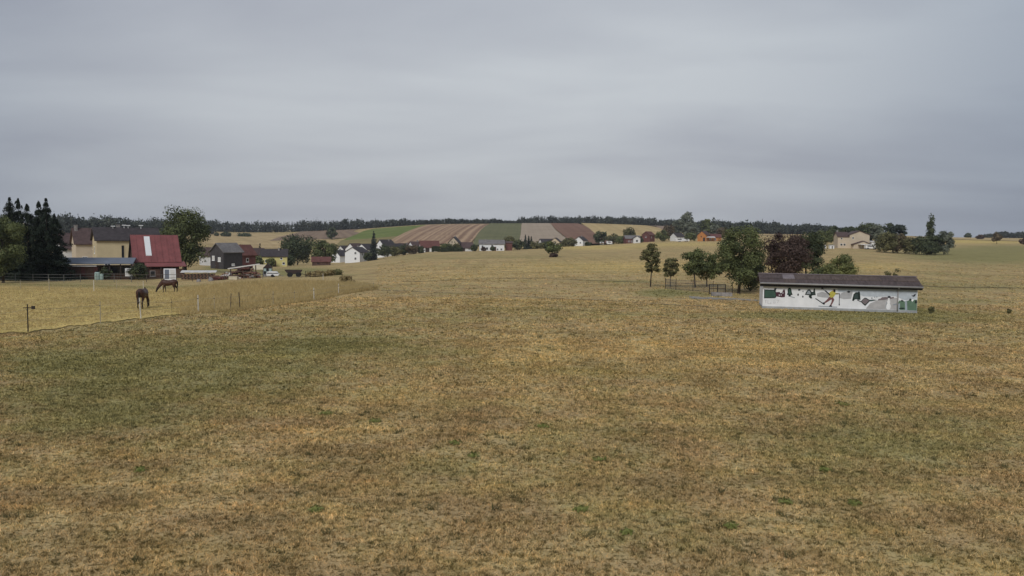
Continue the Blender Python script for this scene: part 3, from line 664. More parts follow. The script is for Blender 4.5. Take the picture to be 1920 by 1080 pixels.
ya, yb = -W / 2 * f1, -W / 2 * (1 - f1) * .6
sk.prism([(-2.95, H + RZ - 2.95 * sl + .22), (-.35, H + RZ - .35 * sl + .22), (-.35, H + RZ - .35 * sl + .34), (-2.95, H + RZ - 2.95 * sl + .34)], -1.6, -.75, 'x'); sk.build('skylight', M['paintw'], rf)
lt = MB(); lt.prism([(-W / 2 - 1.9, H - 1.05), (-W / 2 - .0, H - .42), (-W / 2 - .0, H - .30), (-W / 2 - 1.9, H - .93)], -L / 2 + 1.3, L / 2 + .8, 'x'); lt.build('canopy', M['redmetal'], bx0)
for xx in (-1.7, .3, 2.0, 3.7):
    q = MB(); q.box(xx - .08, xx + .08, -W / 2 - 1.75, -W / 2 - 1.59, -.6, H - 1.02); q.build('post', M['darkwood'], bx0)
fw = MB()
for k in range(7): fw.box(-1.8, 3.8, -W / 2 - 1.56 - .01 * (k % 2), -W / 2 - 1.50, -.4 + .3 * k, -.12 + .3 * k)
fw.build('board_wall', M['brownwood'], bx0)
window(bx0, 'f', -.9, 1.0, .8, .9, L, W + 3.06, frame='stonegrey')
tag(bx0, 'brown timber barn with a steep red metal roof and one white skylight', 'barn')
# light door leaning against the barn
dl = empty('leaning_door', at(317, 121.5), R(22)); Mx = Matrix.Rotation(R(-12), 4, 'X')
d = MB(); d.box(-.85, .85, -.04, .04, 0, 1.75, mat=Mx); d.build('frame', M['paintw'], dl)
for a, b in ((-.7, -.08), (.08, .7)):
    d = MB(); d.box(a, b, -.055, -.043, .15, 1.6, mat=Mx); d.build('pane', M['bluegrey'] if a < 0 else M['tarp'], dl)
tag(dl, 'white framed double door leaf leaning in front of the red roofed barn', 'door')

house('farmhouse', 236, 152, 33, 10.6, 7.0, 6.2, 2.1, 'cream', 'roofdark', 'two storey cream farmhouse with dark roof behind the red roofed barn',
      [('f', -1.0, 4.1, .6, 2.4, dict(sill=False, frame='cream')), ('f', 1.3, 4.7, 1.0, 1.3), ('f', 3.8, 4.6, 1.0, 1.2), ('l', 0, 4.3, .8, 1.3), ('f', -3.6, 1.6, 1.0, 1.2)], [('f', 3.6, 1.0, 2.1, 'brownwood')],
      [(-1.2, .6, 1.0)], vents=((-2.2, -.3, .55), (-.3, -.2, .7), (.4, -.2, .65), (2.6, -.3, .75)))
house('gabled_house', 172, 170, 36, 6.8, 6.0, 5.4, 2.9, 'cream2', 'roofbrown', 'house with steep brown roof and small window left of the cream farmhouse',
      [('f', .2, 4.6, 1.0, 1.0), ('f', -1.8, 2.0, 1.0, 1.2)], (), [(-3.0, -.4, 1.1)])
house('white_gabled_house', 138, 176, 44, 6.4, 7.4, 4.1, 3.0, 'white2', 'roofbrown', 'white rendered house with brown roof half hidden by dark spruces',
      [('f', 1.0, 3.0, .9, 1.2, dict(pane='shutter_eaveshade')), ('l', 1.6, 2.5, .9, 1.1)], (), [(1.6, -1.2, .7)])
# low flat-roofed shed
sh = empty('flat_roofed_shed', at(168, 122.5), R(20))
w = MB(); w.box(-4.4, 1.3, -1.8, 1.8, -.6, 2.05); w.box(1.3, 5.6, -.2, 1.8, -.6, 2.05); w.build('wall', M['brownwood'], sh)
for k in range(10):
    p = MB(); p.box(-4.38 + .565 * k, -4.38 + .565 * k + .53, -1.85 - .012 * (k % 2), -1.803, -.35, 1.95); p.build('plank', M['brownwood'] if k % 3 else M['redwood'], sh)
r_ = MB(); r_.prism([(-2.5, 2.35), (2.1, 3.05), (2.1, 3.2), (-2.5, 2.5)], -4.9, 6.2, 'x'); r_.build('roof', M['bluegrey'], sh)
r_ = MB(); r_.box(-4.9, 1.2, -2.62, -2.503, 2.0, 2.12); r_.build('fascia', M['tarp'], sh)
for xx in (2.9, 4.4, 5.9):
    q = MB(); q.box(xx - .07, xx + .07, -2.2, -2.06, -.6, 2.40); q.build('post', M['darkwood'], sh)
q = MB(); q.box(2.0, 5.4, -.26, -.205, .9, 1.9); q.build('window', M['glass'], sh)
tag(sh, 'long low shed with blue grey flat roof and reddish plank front', 'shed')
for px, D, wd, ht, lab in ((181, 118.6, .75, 1.15, 'pale teal water tank with dark cap beside the plank shed'), (188.5, 118.9, .62, 1.0, 'smaller pale teal barrel right of the capped water tank')):
    t = empty('water_tank', at(px, D)); m = MB(); m.loft([(0, 0, -.15, wd * .46, wd * .46), (0, 0, .1, wd * .5, wd * .5), (0, 0, ht * .5, wd * .53, wd * .53), (0, 0, ht * .9, wd * .5, wd * .5), (0, 0, ht, wd * .4, wd * .4)], 14)
    m.build('body', M['teal'], t, True); m = MB(); m.tube((0, 0, ht), (0, 0, ht + .16), wd * .22); m.build('cap', M['rubber'], t); tag(t, lab, 'tank')
# small white trailer parked under the shed end
t = empty('farm_trailer', at(247, 123.0), R(15)); m = MB(); m.prism([(-.9, .55), (.9, .55), (1.0, 1.35), (.6, 1.75), (-.9, 1.75)], -.7, .7, 'y'); m.build('body', M['paintw'], t)
for s in (-1, 1):
    wv = MB(); wv.tube((0, s * .72, .3), (0, s * .88, .3), .32, n=14); wv.build('wheel', M['rubber'], t)
m = MB(); m.box(-.3, .4, -.715, -.703, 1.1, 1.5); m.build('window', M['glass'], t); m = MB(); m.tube((.9, 0, .6), (1.7, 0, .4), .05); m.build('drawbar', M['galv'], t)
tag(t, 'small white box trailer standing under the end of the flat roofed shed', 'trailer')

# --- centre-left group
house('slate_barn', 424, 214, 62, 6.4, 4.9, 4.6, 2.1, 'greywall', 'roofgrey', 'dark slate clad barn with pale grey roof and white framed openings',
      [('l', -.9, 2.6, 1.0, 1.1, dict(pane='tarp')), ('l', 1.3, 2.9, .9, 1.2, dict(pane='tarp')), ('f', 0, 1.2, 1.0, .6, dict(pane='tarp'))], [('l', 0, 1.2, 2.0, 'darkwood')], cat='barn')
house('red_boarded_house', 452, 235, 58, 6.0, 5.2, 4.0, 2.6, 'redwood', 'roofred', 'red boarded house with red roof behind the dark slate barn', [('f', 0, 2.4, .9, 1.1), ('l', .5, 2.6, .8, 1.0)], (), cat='house')
house('cottage', 392, 250, 25, 5.5, 5, 3.2, 2.2, 'white', 'roofbrown', 'white cottage with brown roof left of the dark slate barn', [('f', .5, 1.8, .9, 1.0)])
house('yellow_house', 514, 282, 14, 8.6, 6.2, 3.7, 2.2, 'yellow', 'roofdark', 'yellow rendered house with dark roof behind the scrap timber heaps',
      [('f', 2.4, 2.9, .8, .8), ('f', 3.2, 1.2, .9, .9), ('f', -2.6, 2.0, .9, 1.0), ('l', 0, 2.4, .9, 1.1)], [('f', .2, 1.0, 2.0, 'brownwood')], [(1.5, -.5, .8)])
house('pale_gabled_cottage', 482, 330, 55, 6, 5.5, 4.2, 2.4, 'white', 'roofbrown', 'white gabled cottage peeping out behind the yellow house', [('l', 0, 2.5, .8, 1.1)])
house('stone_shed', 602, 300, 10, 6.5, 4.2, 1.5, 1.5, 'brownwood', 'roofred', 'low reddish brown shed in front of the bright green trees', [('f', -1, .8, 1.0, .7, dict(frame='brownwood', sill=False))], cat='shed')
# --- village in the dip
house('white_village_house', 669, 400, 72, 9.5, 8.2, 5.0, 2.3, 'white2', 'roofdark', 'white two storey village house, its blank gable facing the meadow', [('l', -1.7, 1.9, 1.1, 1.2, dict(pane='shutter_eaveshade')), ('l', -1.7, 4.6, 1.1, 1.2, dict(pane='shutter_eaveshade')), ('f', -2, 4.0, 1, 1.2), ('f', 1.5, 4.0, 1, 1.2)], (), [(1, 0, .8)])
house('small_white_house', 637, 420, 60, 7, 6.0, 3.6, 2.6, 'white2', 'roofdark', 'small white gabled house right behind the bright green tree', [('l', 0, 2.2, 1.0, 1.1), ('l', 0, 4.4, .9, .8)], (), [(0, 0, .7)])
house('brown_gabled_house', 645, 455, 66, 7, 6.4, 5.0, 3.0, 'white', 'roofdark', 'white house with dark gable roof above the small white gabled house', [('l', 0, 3.2, 1.0, 1.1), ('l', 0, 5.2, .9, .9)])
house('rear_white_house', 665, 450, 60, 8, 7.0, 6.0, 3.0, 'white2', 'roofbrown', 'white house behind the blank gabled village house, leftmost of the rear row', [('l', 0, 5.5, 1.0, 1.1)])
house('rear_gabled_house', 686, 446, 62, 8, 7.4, 5.4, 2.8, 'white2', 'roofdark', 'white gabled house peeping out left of the tall pointed spruce', [('l', .8, 5.4, 1.2, 1.2), ('l', -1.4, 5.2, 1.0, 1.0)])
house('steep_white_house', 722, 440, 58, 9, 6.6, 5.6, 3.6, 'white2', 'roofdark', 'steep white gabled house just right of the tall pointed spruce', [('l', 0, 5.6, .9, 1.0), ('l', -1.2, 2.8, 1.0, 1.2), ('f', 0, 3.2, 1.1, 1.2)], (), [(2, -.6, .9)])
house('white_gable_cottage', 742, 452, 55, 8, 5.6, 3.6, 2.6, 'white2', 'roofdark', 'white gabled cottage with dark roof above the dense garden bushes', [('l', 0, 3.0, .8, 1.0), ('f', 1, 2.4, 1.0, 1.0)])
house('long_brown_house', 762, 465, 16, 9, 6.5, 3.0, 2.6, 'white', 'roofbrown', 'long low village house with brown roof over the garden bushes', [('f', -2, 1.6, 1.0, 1.1), ('f', 1.5, 1.6, 1.0, 1.1)], (), [(0, -.5, .8)])
house('white_trim_house', 779, 452, 40, 7, 6, 3.2, 2.8, 'white2', 'roofbrown', 'house with brown roof and white gable next to the wide red tiled barn', [('l', 0, 2.8, 1.0, 1.1)], (), [(1, 0, .8)])
house('red_tiled_barn', 804, 440, 14, 10.0, 7.0, 2.6, 3.3, 'white', 'roofred', 'wide barn with faded red tiled roof left of the clipped hedge', [('f', 2.8, 1.4, 1.0, .9)], [('f', -1.5, 2.2, 2.2, 'darkwood')], cat='barn')
house('dark_eaved_house', 852, 420, 84, 8.5, 5.2, 4.6, 2.7, 'cream2', 'roofdark', 'cream house with dark eaves, two windows in its pointed gable', [('l', .7, 4.9, .7, .7, dict(pane='shutter_eaveshade', frame='cream2', sill=False)), ('l', -.7, 4.9, .7, .7, dict(pane='shutter_eaveshade', frame='cream2', sill=False)), ('l', 0, 2.0, 1.0, 1.1)], (), [(1, 0, .7)])
house('brown_roofed_stable', 873, 422, 4, 6.6, 5.6, 1.9, 2.6, 'white', 'roofbrown', 'low white stable with brown roof between pointed gable and long white house', [('f', 1.6, 1.1, .8, .7)], [('f', -1.2, 1.4, 1.6, 'darkwood')], cat='stable')
house('long_white_house', 921, 424, 3, 13.0, 6.6, 3.6, 2.0, 'white2', 'roofgrey', 'long white house with grey roof in front of the green field strip',
      [('f', -4.9, 2.4, 1.0, 1.0), ('f', -2.6, 1.2, 1.4, 1.4, dict(pane='shutter_eaveshade')), ('f', .2, 2.6, 1.1, 1.1, dict(pane='shutter_eaveshade')), ('f', 3.0, .9, .9, .9), ('f', 5.0, .9, 1.0, 1.0, dict(pane='shutter_eaveshade'))], [('f', 1.7, 1.1, 2.2, 'roofred')], [(-3, -.6, .7)])
house('red_doored_annexe', 953, 426, 0, 3.6, 4.2, 4.0, .7, 'roofred', 'roofbrown', 'brick red annexe joined to the right end of the long white house', (), [('f', 0, 1.6, 2.0, 'redwood')], cat='annexe')
house('gabled_cottage', 1041, 500, 78, 8, 5.8, 3.2, 2.4, 'cream2', 'roofdark', 'cream gabled cottage just behind the lone round meadow tree', [('l', 0, 2.2, .9, 1.0)])
house('hidden_cottage', 1024, 520, 20, 9, 6, 2.6, 2.2, 'white', 'roofdark', 'dark roofed cottage left of the lone round meadow tree', [('f', 0, 1.4, 1, 1)])
house('white_gabled_bungalow', 1088, 520, 66, 9, 5.8, 3.5, 2.3, 'white2', 'roofdark', 'white gabled bungalow with one dark window right of the lone meadow tree', [('l', -1.2, 2.0, 1.0, 1.0, dict(pane='shutter_eaveshade')), ('l', 1.2, 2.0, .8, .9)], (), [(1, 0, .7)])
house('low_wide_house', 1183, 528, 4, 9.5, 7, 3.0, 1.9, 'redwood', 'roofgrey', 'wide low red house with grey roof behind its white porch gable', [('f', -2.6, 1.3, .9, 1.0), ('f', -.9, 1.3, .9, 1.0)], [('f', 1.4, 1.0, 2.0, 'white2')])
house('porch_gable', 1192, 521, 88, 4, 4.4, 3.0, 1.5, 'white', 'roofdark', 'white porch gable in front of the wide low grey roofed house', [('l', 0, 1.4, 1.4, 1.4, dict(pane='shutter_eaveshade'))])  # porch of the low wide house, built as a separate gabled block
house('red_brown_house', 1214, 540, 50, 6.5, 6, 4.6, 2.2, 'redwood', 'roofred', 'tall red brown house right of the white porch gable', [('f', -1, 3.2, .9, 1.0), ('l', 0, 3.4, .9, 1.0)])
house('orange_house', 1318, 484, 56, 7.0, 5.6, 3.6, 2.4, 'orange', 'roofbrown', 'orange house with open gable and brown roof below the wood', [('l', .4, 2.8, .8, 1.0, dict(frame='orange', sill=False))], [('l', -1.4, 1.3, 2.2, 'darkwood')])
house('orange_annexe', 1334, 486, 6, 9.0, 5.5, 2.4, 1.7, 'orange', 'roofred', 'long low orange wing with pale awning beside the orange house', [('f', -2.4, 1.2, 1.2, 1.0), ('f', .6, 1.2, 1.2, 1.0)], cat='annexe')
a_ = empty('awning', at(1330, 480.5), R(4)); m = MB(); m.prism([(-1.0, 2.15), (1.0, 2.75), (1.0, 2.85), (-1.0, 2.25)], -2.8, 2.8, 'x'); m.build('canvas', M['tarp'], a_)
for xx in (-2.6, 0, 2.6):
    q = MB(); q.tube((xx, -.9, -.3), (xx, -.9, 2.2), .06); q.build('post', M['galv'], a_)
tag(a_, 'pale awning in front of the long orange wing', 'awning')
house('grey_hipped_house', 1268, 520, 35, 7, 6, 2.8, 2.2, 'white', 'roofdark', 'white house with dark roof at the foot of the tall grey green willows', [('f', 0, 1.6, 1, 1)])
# white caravans and sheds along the village edge
for k, (px, D, ln, hh, lab) in enumerate(((1127, 522, 2.6, 2.0, 'leftmost small white caravan by the dark round bush'), (1141, 521, 3.6, 2.3, 'larger white caravan right of the small one'), (1272, 478, 5.0, 2.1, 'white camper van at the foot of the grey green willows'),
                                          (1285, 476, 3.4, 1.6, 'low white trailer between camper van and orange house'))):
    t = empty('caravan', at(px, D), R(8 * k)); m = MB(); m.prism([(-ln / 2, .4), (ln / 2, .4), (ln / 2, hh * .7), (ln * .36, hh), (-ln * .42, hh), (-ln / 2, hh * .8)], -.95, .95, 'y'); m.build('body', M['paintw'], t)
    m = MB(); m.box(-ln * .3, ln * .2, -.97, -.952, hh * .6, hh * .85); m.build('window', M['glass'], t)
    for s in (-1, 1):
        wv = MB(); wv.tube((0, s * .8, .3), (0, s * .96, .3), .34, n=12); wv.build('wheel', M['rubber'], t)
    tag(t, lab, 'caravan')
# --- hilltop house on the right
hx = empty('hilltop_house', at(1603, 300), R(-8))
m = MB(); m.prism([(-3.5, -1), (3.5, -1), (3.5, 4.9), (0, 6.3), (-3.5, 4.9)], -4.2, 4.2, 'y'); m.build('gable_wall', M['cream2'], hx)
m = MB(); m.prism([(-4.2, -1), (2, -1), (2, 4.3), (-1.1, 5.8), (-4.2, 4.3)], -7.6, -3.502, 'x'); m.build('wing_wall', M['cream2'], hx)
m = MB()
for s in (-1, 1): m.prism([(s * 4.0, 4.72), (0, 6.32), (0, 6.52), (s * 4.0, 4.92)][::s], -4.5, 4.5, 'y')
m.build('gable_roof', M['roofbrown'], hx)
m = MB(); m.prism([(-4.6, 4.12), (-1.1, 5.82), (-1.1, 6.0), (-4.6, 4.3)], -7.9, -3.6, 'x'); m.prism([(-1.1, 5.82), (2.3, 4.12), (2.3, 4.3), (-1.1, 6.0)], -7.9, -3.6, 'x'); wr = m.build('wing_roof', M['roofbrown'], hx)
m = MB(); m.box(-7.4, -6.9, -1.3, -.8, 5.5, 6.6); m.build('chimney', M['stonegrey'], wr)
m = MB(); m.prism([(-3.0, -1), (3.4, -1), (3.4, 1.5), (.8, 2.6), (-2.4, 1.5)], -6.4, -4.203, 'y'); m.build('porch', M['cream2'], hx)
m = MB(); m.prism([(-3.0, 1.35), (.8, 2.65), (.8, 2.85), (-3.0, 1.55)], -6.8, -4.2, 'y'); m.prism([(.8, 2.65), (3.9, 1.35), (3.9, 1.55), (.8, 2.85)], -6.8, -4.2, 'y'); m.build('porch_roof', M['roofbrown'], hx)
for (a, b, c, d, y) in ((-6.6, -6.0, 3.2, 3.9, -4.2), (-6.7, -5.9, .9, 1.7, -4.2), (-5.6, -4.8, .9, 1.7, -4.2), (.7, 1.3, 1.0, 1.6, -6.4), (-2.6, -2.0, 3.4, 4.2, -4.2)):
    q = MB(); q.box(a, b, y - .05, y + .02, c, d); f = q.build('window', M['white2'], hx); q = MB(); q.box(a + .08, b - .08, y - .07, y - .048, c + .08, d - .08); q.build('pane', M['glass'], f)
tag(hx, 'cream house with broad gable and porch on the rise above the hut', 'house')
cp = empty('carport', at(1626, 292), R(-6))
m = MB(); m.box(-3.2, 3.6, -1.8, 2.0, 1.55, 1.72); m.build('roof', M['paintw'], cp)
for xx in (-3.0, 0, 3.4):
    for yy in (-1.7, 1.9):
        q = MB(); q.box(xx - .06, xx + .06, yy - .06, yy + .06, -.6, 1.548); q.build('post', M['galv'], cp)
tag(cp, 'low white carport roof beside the cream hilltop house', 'carport')
t = empty('parked_van', at(1631, 288), R(-4)); m = MB(); m.prism([(-2.1, .35), (2.1, .35), (2.1, .9), (1.5, 1.0), (1.0, 1.45), (-2.1, 1.45)], -.85, .85, 'y'); m.build('body', M['paintw'], t)
for sx in (-1.3, 1.3):
    for s in (-1, 1):
        wv = MB(); wv.tube((sx, s * .7, .32), (sx, s * .88, .32), .32, n=14); wv.build('wheel', M['rubber'], t)
m = MB(); m.box(-1.5, .9, -.87, -.852, 1.0, 1.35); m.build('window', M['glass'], t); tag(t, 'white van parked in front of the low carport', 'van')
w_ = empty('garden_shed', at(1641, 305), R(0)); m = MB(); m.box(-2.4, 2.4, -1.2, 1.2, -.6, 2.6); m.build('wall', M['white2'], w_); m = MB(); m.prism([(-1.5, 2.45), (1.5, 2.75), (1.5, 2.9), (-1.5, 2.6)], -2.8, 2.8, 'x'); m.build('roof', M['tarp'], w_)
m = MB(); m.box(-.5, .4, -1.24, -1.19, -.1, 1.9); m.build('door', M['shutter_eaveshade'], w_); tag(w_, 'white flat roofed garden shed behind the carport', 'shed')
for px, lab in ((1542, 'white box shaped hut under the trees left of the hilltop house'), (1557, 'small pale hut at the left corner of the hilltop house')):
    w_ = empty('garden_hut', at(px, 290), R(5)); m = MB(); m.box(-.75, .75, -.6, .6, -.4, 1.15); m.build('wall', M['white2'], w_)
    m = MB(); m.prism([(-.75, 1.12), (.75, 1.25), (.75, 1.33), (-.75, 1.2)], -.9, .9, 'x'); m.build('roof', M['tarp'], w_); m = MB(); m.box(-.2, .25, -.64, -.59, 0, .95); m.build('door', M['galv'], w_); tag(w_, lab, 'hut')

# ------------------------------------------------------------------ mural hut
HL, HH, HD, HRISE = 12.1, 2.20, 3.7, .52
hut = empty('mural_hut', at((1432 + 1716) / 2, 66.9), R(-13))
hb = -HL / 2
m = MB(); m.prism([(0, -.4), (HD, -.4), (HD, HH), (HD / 2, HH + HRISE), (0, HH)], -HL / 2, HL / 2, 'x'); m.build('wall', M['hutwall'], hut)
m = MB(); m.box(-HL / 2 - .02, HL / 2 + .02, -.035, HD + .03, -.4, .20); m.build('plinth', M['concrete'], hut)
slp = HRISE / (HD / 2); OV = .36
def slab(y0, y1, x0, x1, lift, th):
    q = MB(); za = HH + HRISE - abs(y0 - HD / 2) * slp + lift; zb = HH + HRISE - abs(y1 - HD / 2) * slp + lift
    q.prism([(y0, za), (y1, zb), (y1, zb + th), (y0, za + th)], x0, x1, 'x'); return q
q = slab(-OV, HD / 2, hb - .3, -hb + .3, .02, .07); q2 = slab(HD / 2, HD + OV, hb - .3, -hb + .3, .02, .12); q.raw(q2.v, q2.f); rf = q.build('roof', M['darkwood'], hut)
rnd = random.Random(4); nx = 13; pw = (HL + .6) / nx
for k in range(nx):
    for rrow in range(2):
        y0, y1 = ((-OV - .06, .72), (.66, HD / 2 + .02))[rrow]
        mat = M['hutroof3'] if (k == 2 and rrow == 1) or (k == 3 and rrow == 0 and False) else (M['hutroof'], M['hutroof2'], M['hutroof'])[rnd.randrange(3)]
        p = slab(y0, y1, hb - .3 + k * pw + .008, hb - .3 + (k + 1) * pw - .008, .093 + .045 * rrow + rnd.uniform(0, .008), .03)
        for c in range(5):
            xs = hb - .3 + k * pw + pw * (c + .5) / 5
            e = slab(y0, y1, xs - .035, xs + .035, .123 + .045 * rrow, .03); p.raw(e.v, e.f)
        p.build('roof_sheet', mat, rf)
m = MB(); m.box(hb - .32, -hb + .32, HD / 2 - .12, HD / 2 + .12, HH + HRISE + .17, HH + HRISE + .23); m.build('ridge_cap', M['hutroof3'], rf)
m = MB(); zg = HH - OV * slp; m.tube((hb - .3, -OV - .13, zg + .08), (-hb + .3, -OV - .13, zg + .03), .075, n=10); m.build('gutter', M['gutter'], hut, True)
m = MB(); m.box(hb - .28, -hb + .28, -OV + .02, -OV + .06, zg - .20, zg + .015); m.build('fascia', M['shutter_eaveshade'], hut)  # deep near-black board: the shadow band under the eave is painted into it
m = MB(); m.box(hb - .02, -hb + .02, -OV + .06, -.004, zg - .20, zg - .17); m.build('soffit', M['shutter_eaveshade'], hut)
def MU(zx, zy):                       # mural coordinates: read on a 6x enlargement of the wall
    u = (zx - 130) / 1702 * HL + hb
    return (u, max(.205, (525 + (zx - 130) * 50 / 1702 - zy) / 285.0 * HH))
PZ = [0]
def mural(name, polys, layer=1):
    mb = MB(); mats = []
    for poly, c in polys:
        if c not in mats: mats.append(c)
        PZ[0] += 1; y = -.004 * layer - .00006 * PZ[0] % .002
        mb.prism([MU(*p) for p in poly], -.0, y - .003, 'y', mats.index(c))
    return mb.build(name, [P[c] for c in mats], hut)
def line(a, b, w):
    (x0, y0), (x1, y1) = a, b; d = math.hypot(x1 - x0, y1 - y0); nx_, ny_ = -(y1 - y0) / d * w / 2, (x1 - x0) / d * w / 2
    return [(x0 + nx_, y0 + ny_), (x1 + nx_, y1 + ny_), (x1 - nx_, y1 - ny_), (x0 - nx_, y0 - ny_)]
def blob(cx, cy, rx, ry, n=14, jit=.12, seed=1):
    r_ = random.Random(seed + cx + cy * 3); return [(cx + rx * math.cos(6.283 * i / n) * (1 + jit * (r_.random() - .5) * 2), cy + ry * math.sin(6.283 * i / n) * (1 + jit * (r_.random() - .5) * 2)) for i in range(n)]
mural('painted_sky', [([(960, 300), (1200, 305), (1824, 322), (1824, 420), (1700, 440), (1600, 395), (1400, 400), (1250, 395), (1150, 350), (980, 350)], 'sky'), ([(330, 275), (620, 285), (900, 292), (900, 312), (600, 305), (400, 300)], 'sky')], 1)
for poly, c in (([(740, 360), (770, 352), (800, 345), (845, 356), (880, 380), (870, 410), (800, 405), (745, 395)], 'grey'), ([(985, 395), (1010, 360), (1050, 345), (1090, 338), (1135, 345), (1120, 420), (1040, 425), (985, 410)], 'grey'),
                ([(1290, 520), (1330, 470), (1400, 440), (1500, 425), (1622, 410), (1622, 540), (1290, 530)], 'pale')): mural('painted_hill', [(poly, c)], 2)
mural('painted_chalet', [([(143, 312), (150, 316), (255, 320), (262, 303), (285, 303), (275, 335), (280, 352), (285, 400), (270, 412), (145, 414)], 'dark'), ([(153, 326), (256, 330), (266, 345), (275, 360), (276, 396), (262, 404), (153, 405)], 'green'),
                         ([(276, 346), (320, 345), (335, 360), (352, 345), (362, 318), (378, 318), (384, 360), (382, 400), (350, 404), (300, 396), (283, 392)], 'maroon'),
                         ([(310, 374), (322, 374), (326, 384), (314, 384)], 'white'), ([(332, 374), (344, 374), (346, 382), (334, 382)], 'white'), ([(352, 352), (362, 350), (364, 360), (354, 362)], 'white'),
                         ([(277, 335), (288, 312), (330, 305), (350, 318), (342, 338), (300, 340)], 'white')], 3)
mural('painted_fir', [([(418, 302), (440, 298), (452, 320), (458, 350), (468, 378), (450, 378), (446, 395), (424, 395), (420, 378), (404, 376), (412, 350), (410, 320)], 'dark'), ([(424, 312), (438, 310), (446, 345), (450, 368), (420, 368)], 'green'), (line((446, 396), (494, 408), 7), 'slate')], 3)
for x_, y_, rx_, ry_, c in ((541, 323, 14, 9, 'black'), (530, 375, 8, 13, 'black'), (584, 340, 7, 7, 'slate'), (584, 397, 8, 10, 'black'), (798, 306, 12, 10, 'black'), (1090, 346, 17, 11, 'black'), (1120, 340, 14, 5, 'slate')): mural('painted_bird', [(blob(x_, y_, rx_, ry_), c)], 3)
mural('painted_firs', [([(606, 375), (620, 345), (640, 318), (662, 318), (680, 345), (698, 345), (704, 308), (716, 308), (720, 345), (728, 380), (690, 382), (680, 390), (690, 415), (672, 418), (650, 400), (655, 382)], 'dark'), ([(622, 368), (640, 332), (660, 332), (672, 360), (668, 372)], 'slate'), ([(684, 370), (690, 350), (715, 352), (716, 370)], 'fir')], 3)
mural('painted_skier', [([(872, 375), (880, 352), (905, 336), (930, 330), (945, 345), (946, 372), (930, 398), (905, 410), (885, 402)], 'yellow'), (blob(932, 334, 13, 17, seed=3), 'black'), (blob(919, 334, 7, 7, seed=5), 'skin'), (line((940, 366), (972, 366), 13), 'yellow'),
                        (line((800, 310), (835, 340), 7), 'slate'), (line((830, 332), (885, 378), 13), 'black'), (line((945, 367), (996, 367), 8), 'black'), (line((990, 364), (991, 488), 6), 'black'), (blob(992, 482, 6, 11, seed=7), 'black'),
                        ([(880, 398), (918, 405), (905, 425), (870, 448), (835, 468), (824, 458), (850, 435)], 'trousers'), ([(890, 405), (920, 402), (936, 432), (922, 462), (905, 492), (890, 492), (905, 455), (908, 435)], 'trousers'),
                        (line((726, 416), (822, 478), 9), 'black'), ([(806, 462), (826, 458), (834, 476), (824, 486), (808, 476)], 'black'), (line((762, 500), (970, 512), 8), 'slate'), ([(880, 498), (892, 491), (910, 493), (914, 506), (880, 506)], 'black')], 4)
mural('painted_tree', [([(1145, 372), (1168, 352), (1190, 352), (1198, 340), (1210, 345), (1218, 385), (1222, 432), (1195, 432), (1180, 425), (1160, 428), (1148, 446), (1132, 440), (1138, 405)], 'dark'), ([(1155, 380), (1175, 364), (1190, 366), (1196, 418), (1152, 420)], 'fir'), (line((1188, 435), (1248, 462), 8), 'black')], 3)
mural('painted_rock', [([(1225, 452), (1250, 424), (1268, 410), (1285, 412), (1310, 428), (1335, 438), (1310, 462), (1276, 498), (1250, 478)], 'dark'), ([(1234, 452), (1255, 426), (1270, 418), (1304, 432), (1318, 442), (1276, 482), (1255, 470)], 'mid'), ([(1320, 434), (1362, 430), (1400, 436), (1330, 450)], 'fir')], 3)
mural('painted_hedges', [([(1410, 440), (1415, 425), (1440, 418), (1455, 405), (1500, 402), (1520, 410), (1580, 402), (1585, 415), (1545, 425), (1500, 430), (1460, 436)], 'mid'), (blob(1345, 415, 8, 8), 'slate'), (blob(1375, 404, 6, 5), 'slate'), (blob(1398, 402, 6, 6), 'slate'), ([(1575, 480), (1618, 472), (1620, 484), (1580, 492)], 'slate')], 3)
mural('painted_snowman', [(blob(1527, 505, 25, 36, jit=.04), 'white'), (blob(1528, 455, 16, 26, jit=.04), 'white'), (blob(1528, 425, 12, 14, jit=.04), 'white'), ([(1512, 412), (1516, 396), (1530, 390), (1545, 397), (1548, 412)], 'black'), (line((1506, 455), (1498, 520), 6), 'slate')], 4)
mural('painted_meadow', [([(1630, 470), (1640, 440), (1660, 445), (1700, 450), (1740, 440), (1760, 430), (1828, 432), (1830, 548), (1632, 540)], 'meadow'), ([(1700, 450), (1722, 440), (1730, 545), (1706, 545)], 'ice'), ([(1630, 475), (1650, 470), (1650, 540), (1630, 540)], 'ice'),
                          ([(1655, 442), (1668, 432), (1690, 446), (1670, 455)], 'dark'), (blob(1757, 432, 13, 12), 'dark'), (blob(1672, 525, 35, 8), 'dark'), ([(1766, 440), (1778, 425), (1796, 436), (1780, 455)], 'white'), ([(1766, 384), (1785, 388), (1800, 374), (1815, 368), (1805, 395), (1786, 402)], 'black'), (blob(1818, 455, 13, 18), 'dark')], 3)
mural('painted_lettering', [(line((152, 433), (178, 433), 5), 'faint'), (line((165, 433), (165, 468), 6), 'faint'), (line((190, 433), (190, 470), 6), 'faint'), (line((188, 471), (232, 472), 6), 'faint'), (line((222, 458), (222, 470), 5), 'faint'),
                            (line((262, 438), (255, 468), 5), 'faint'), (line((255, 468), (275, 466), 5), 'faint'), (line((276, 450), (274, 466), 5), 'faint'), (line((290, 436), (318, 432), 5), 'faint'), (line((314, 434), (298, 468), 5), 'faint')], 3)
xp = MU(1622, 400)[0]
m = MB(); m.tube((xp, -.075, .12), (xp, -.075, HH - .42), .05, n=8); m.tube((xp, -.075, HH - .42), (xp, -OV - .12, zg + .03), .05, n=8); m.build('downpipe', M['gutter'], hut, True)
tag(hut, 'long low white hut with a painted skiing mural and brown roof', 'hut')

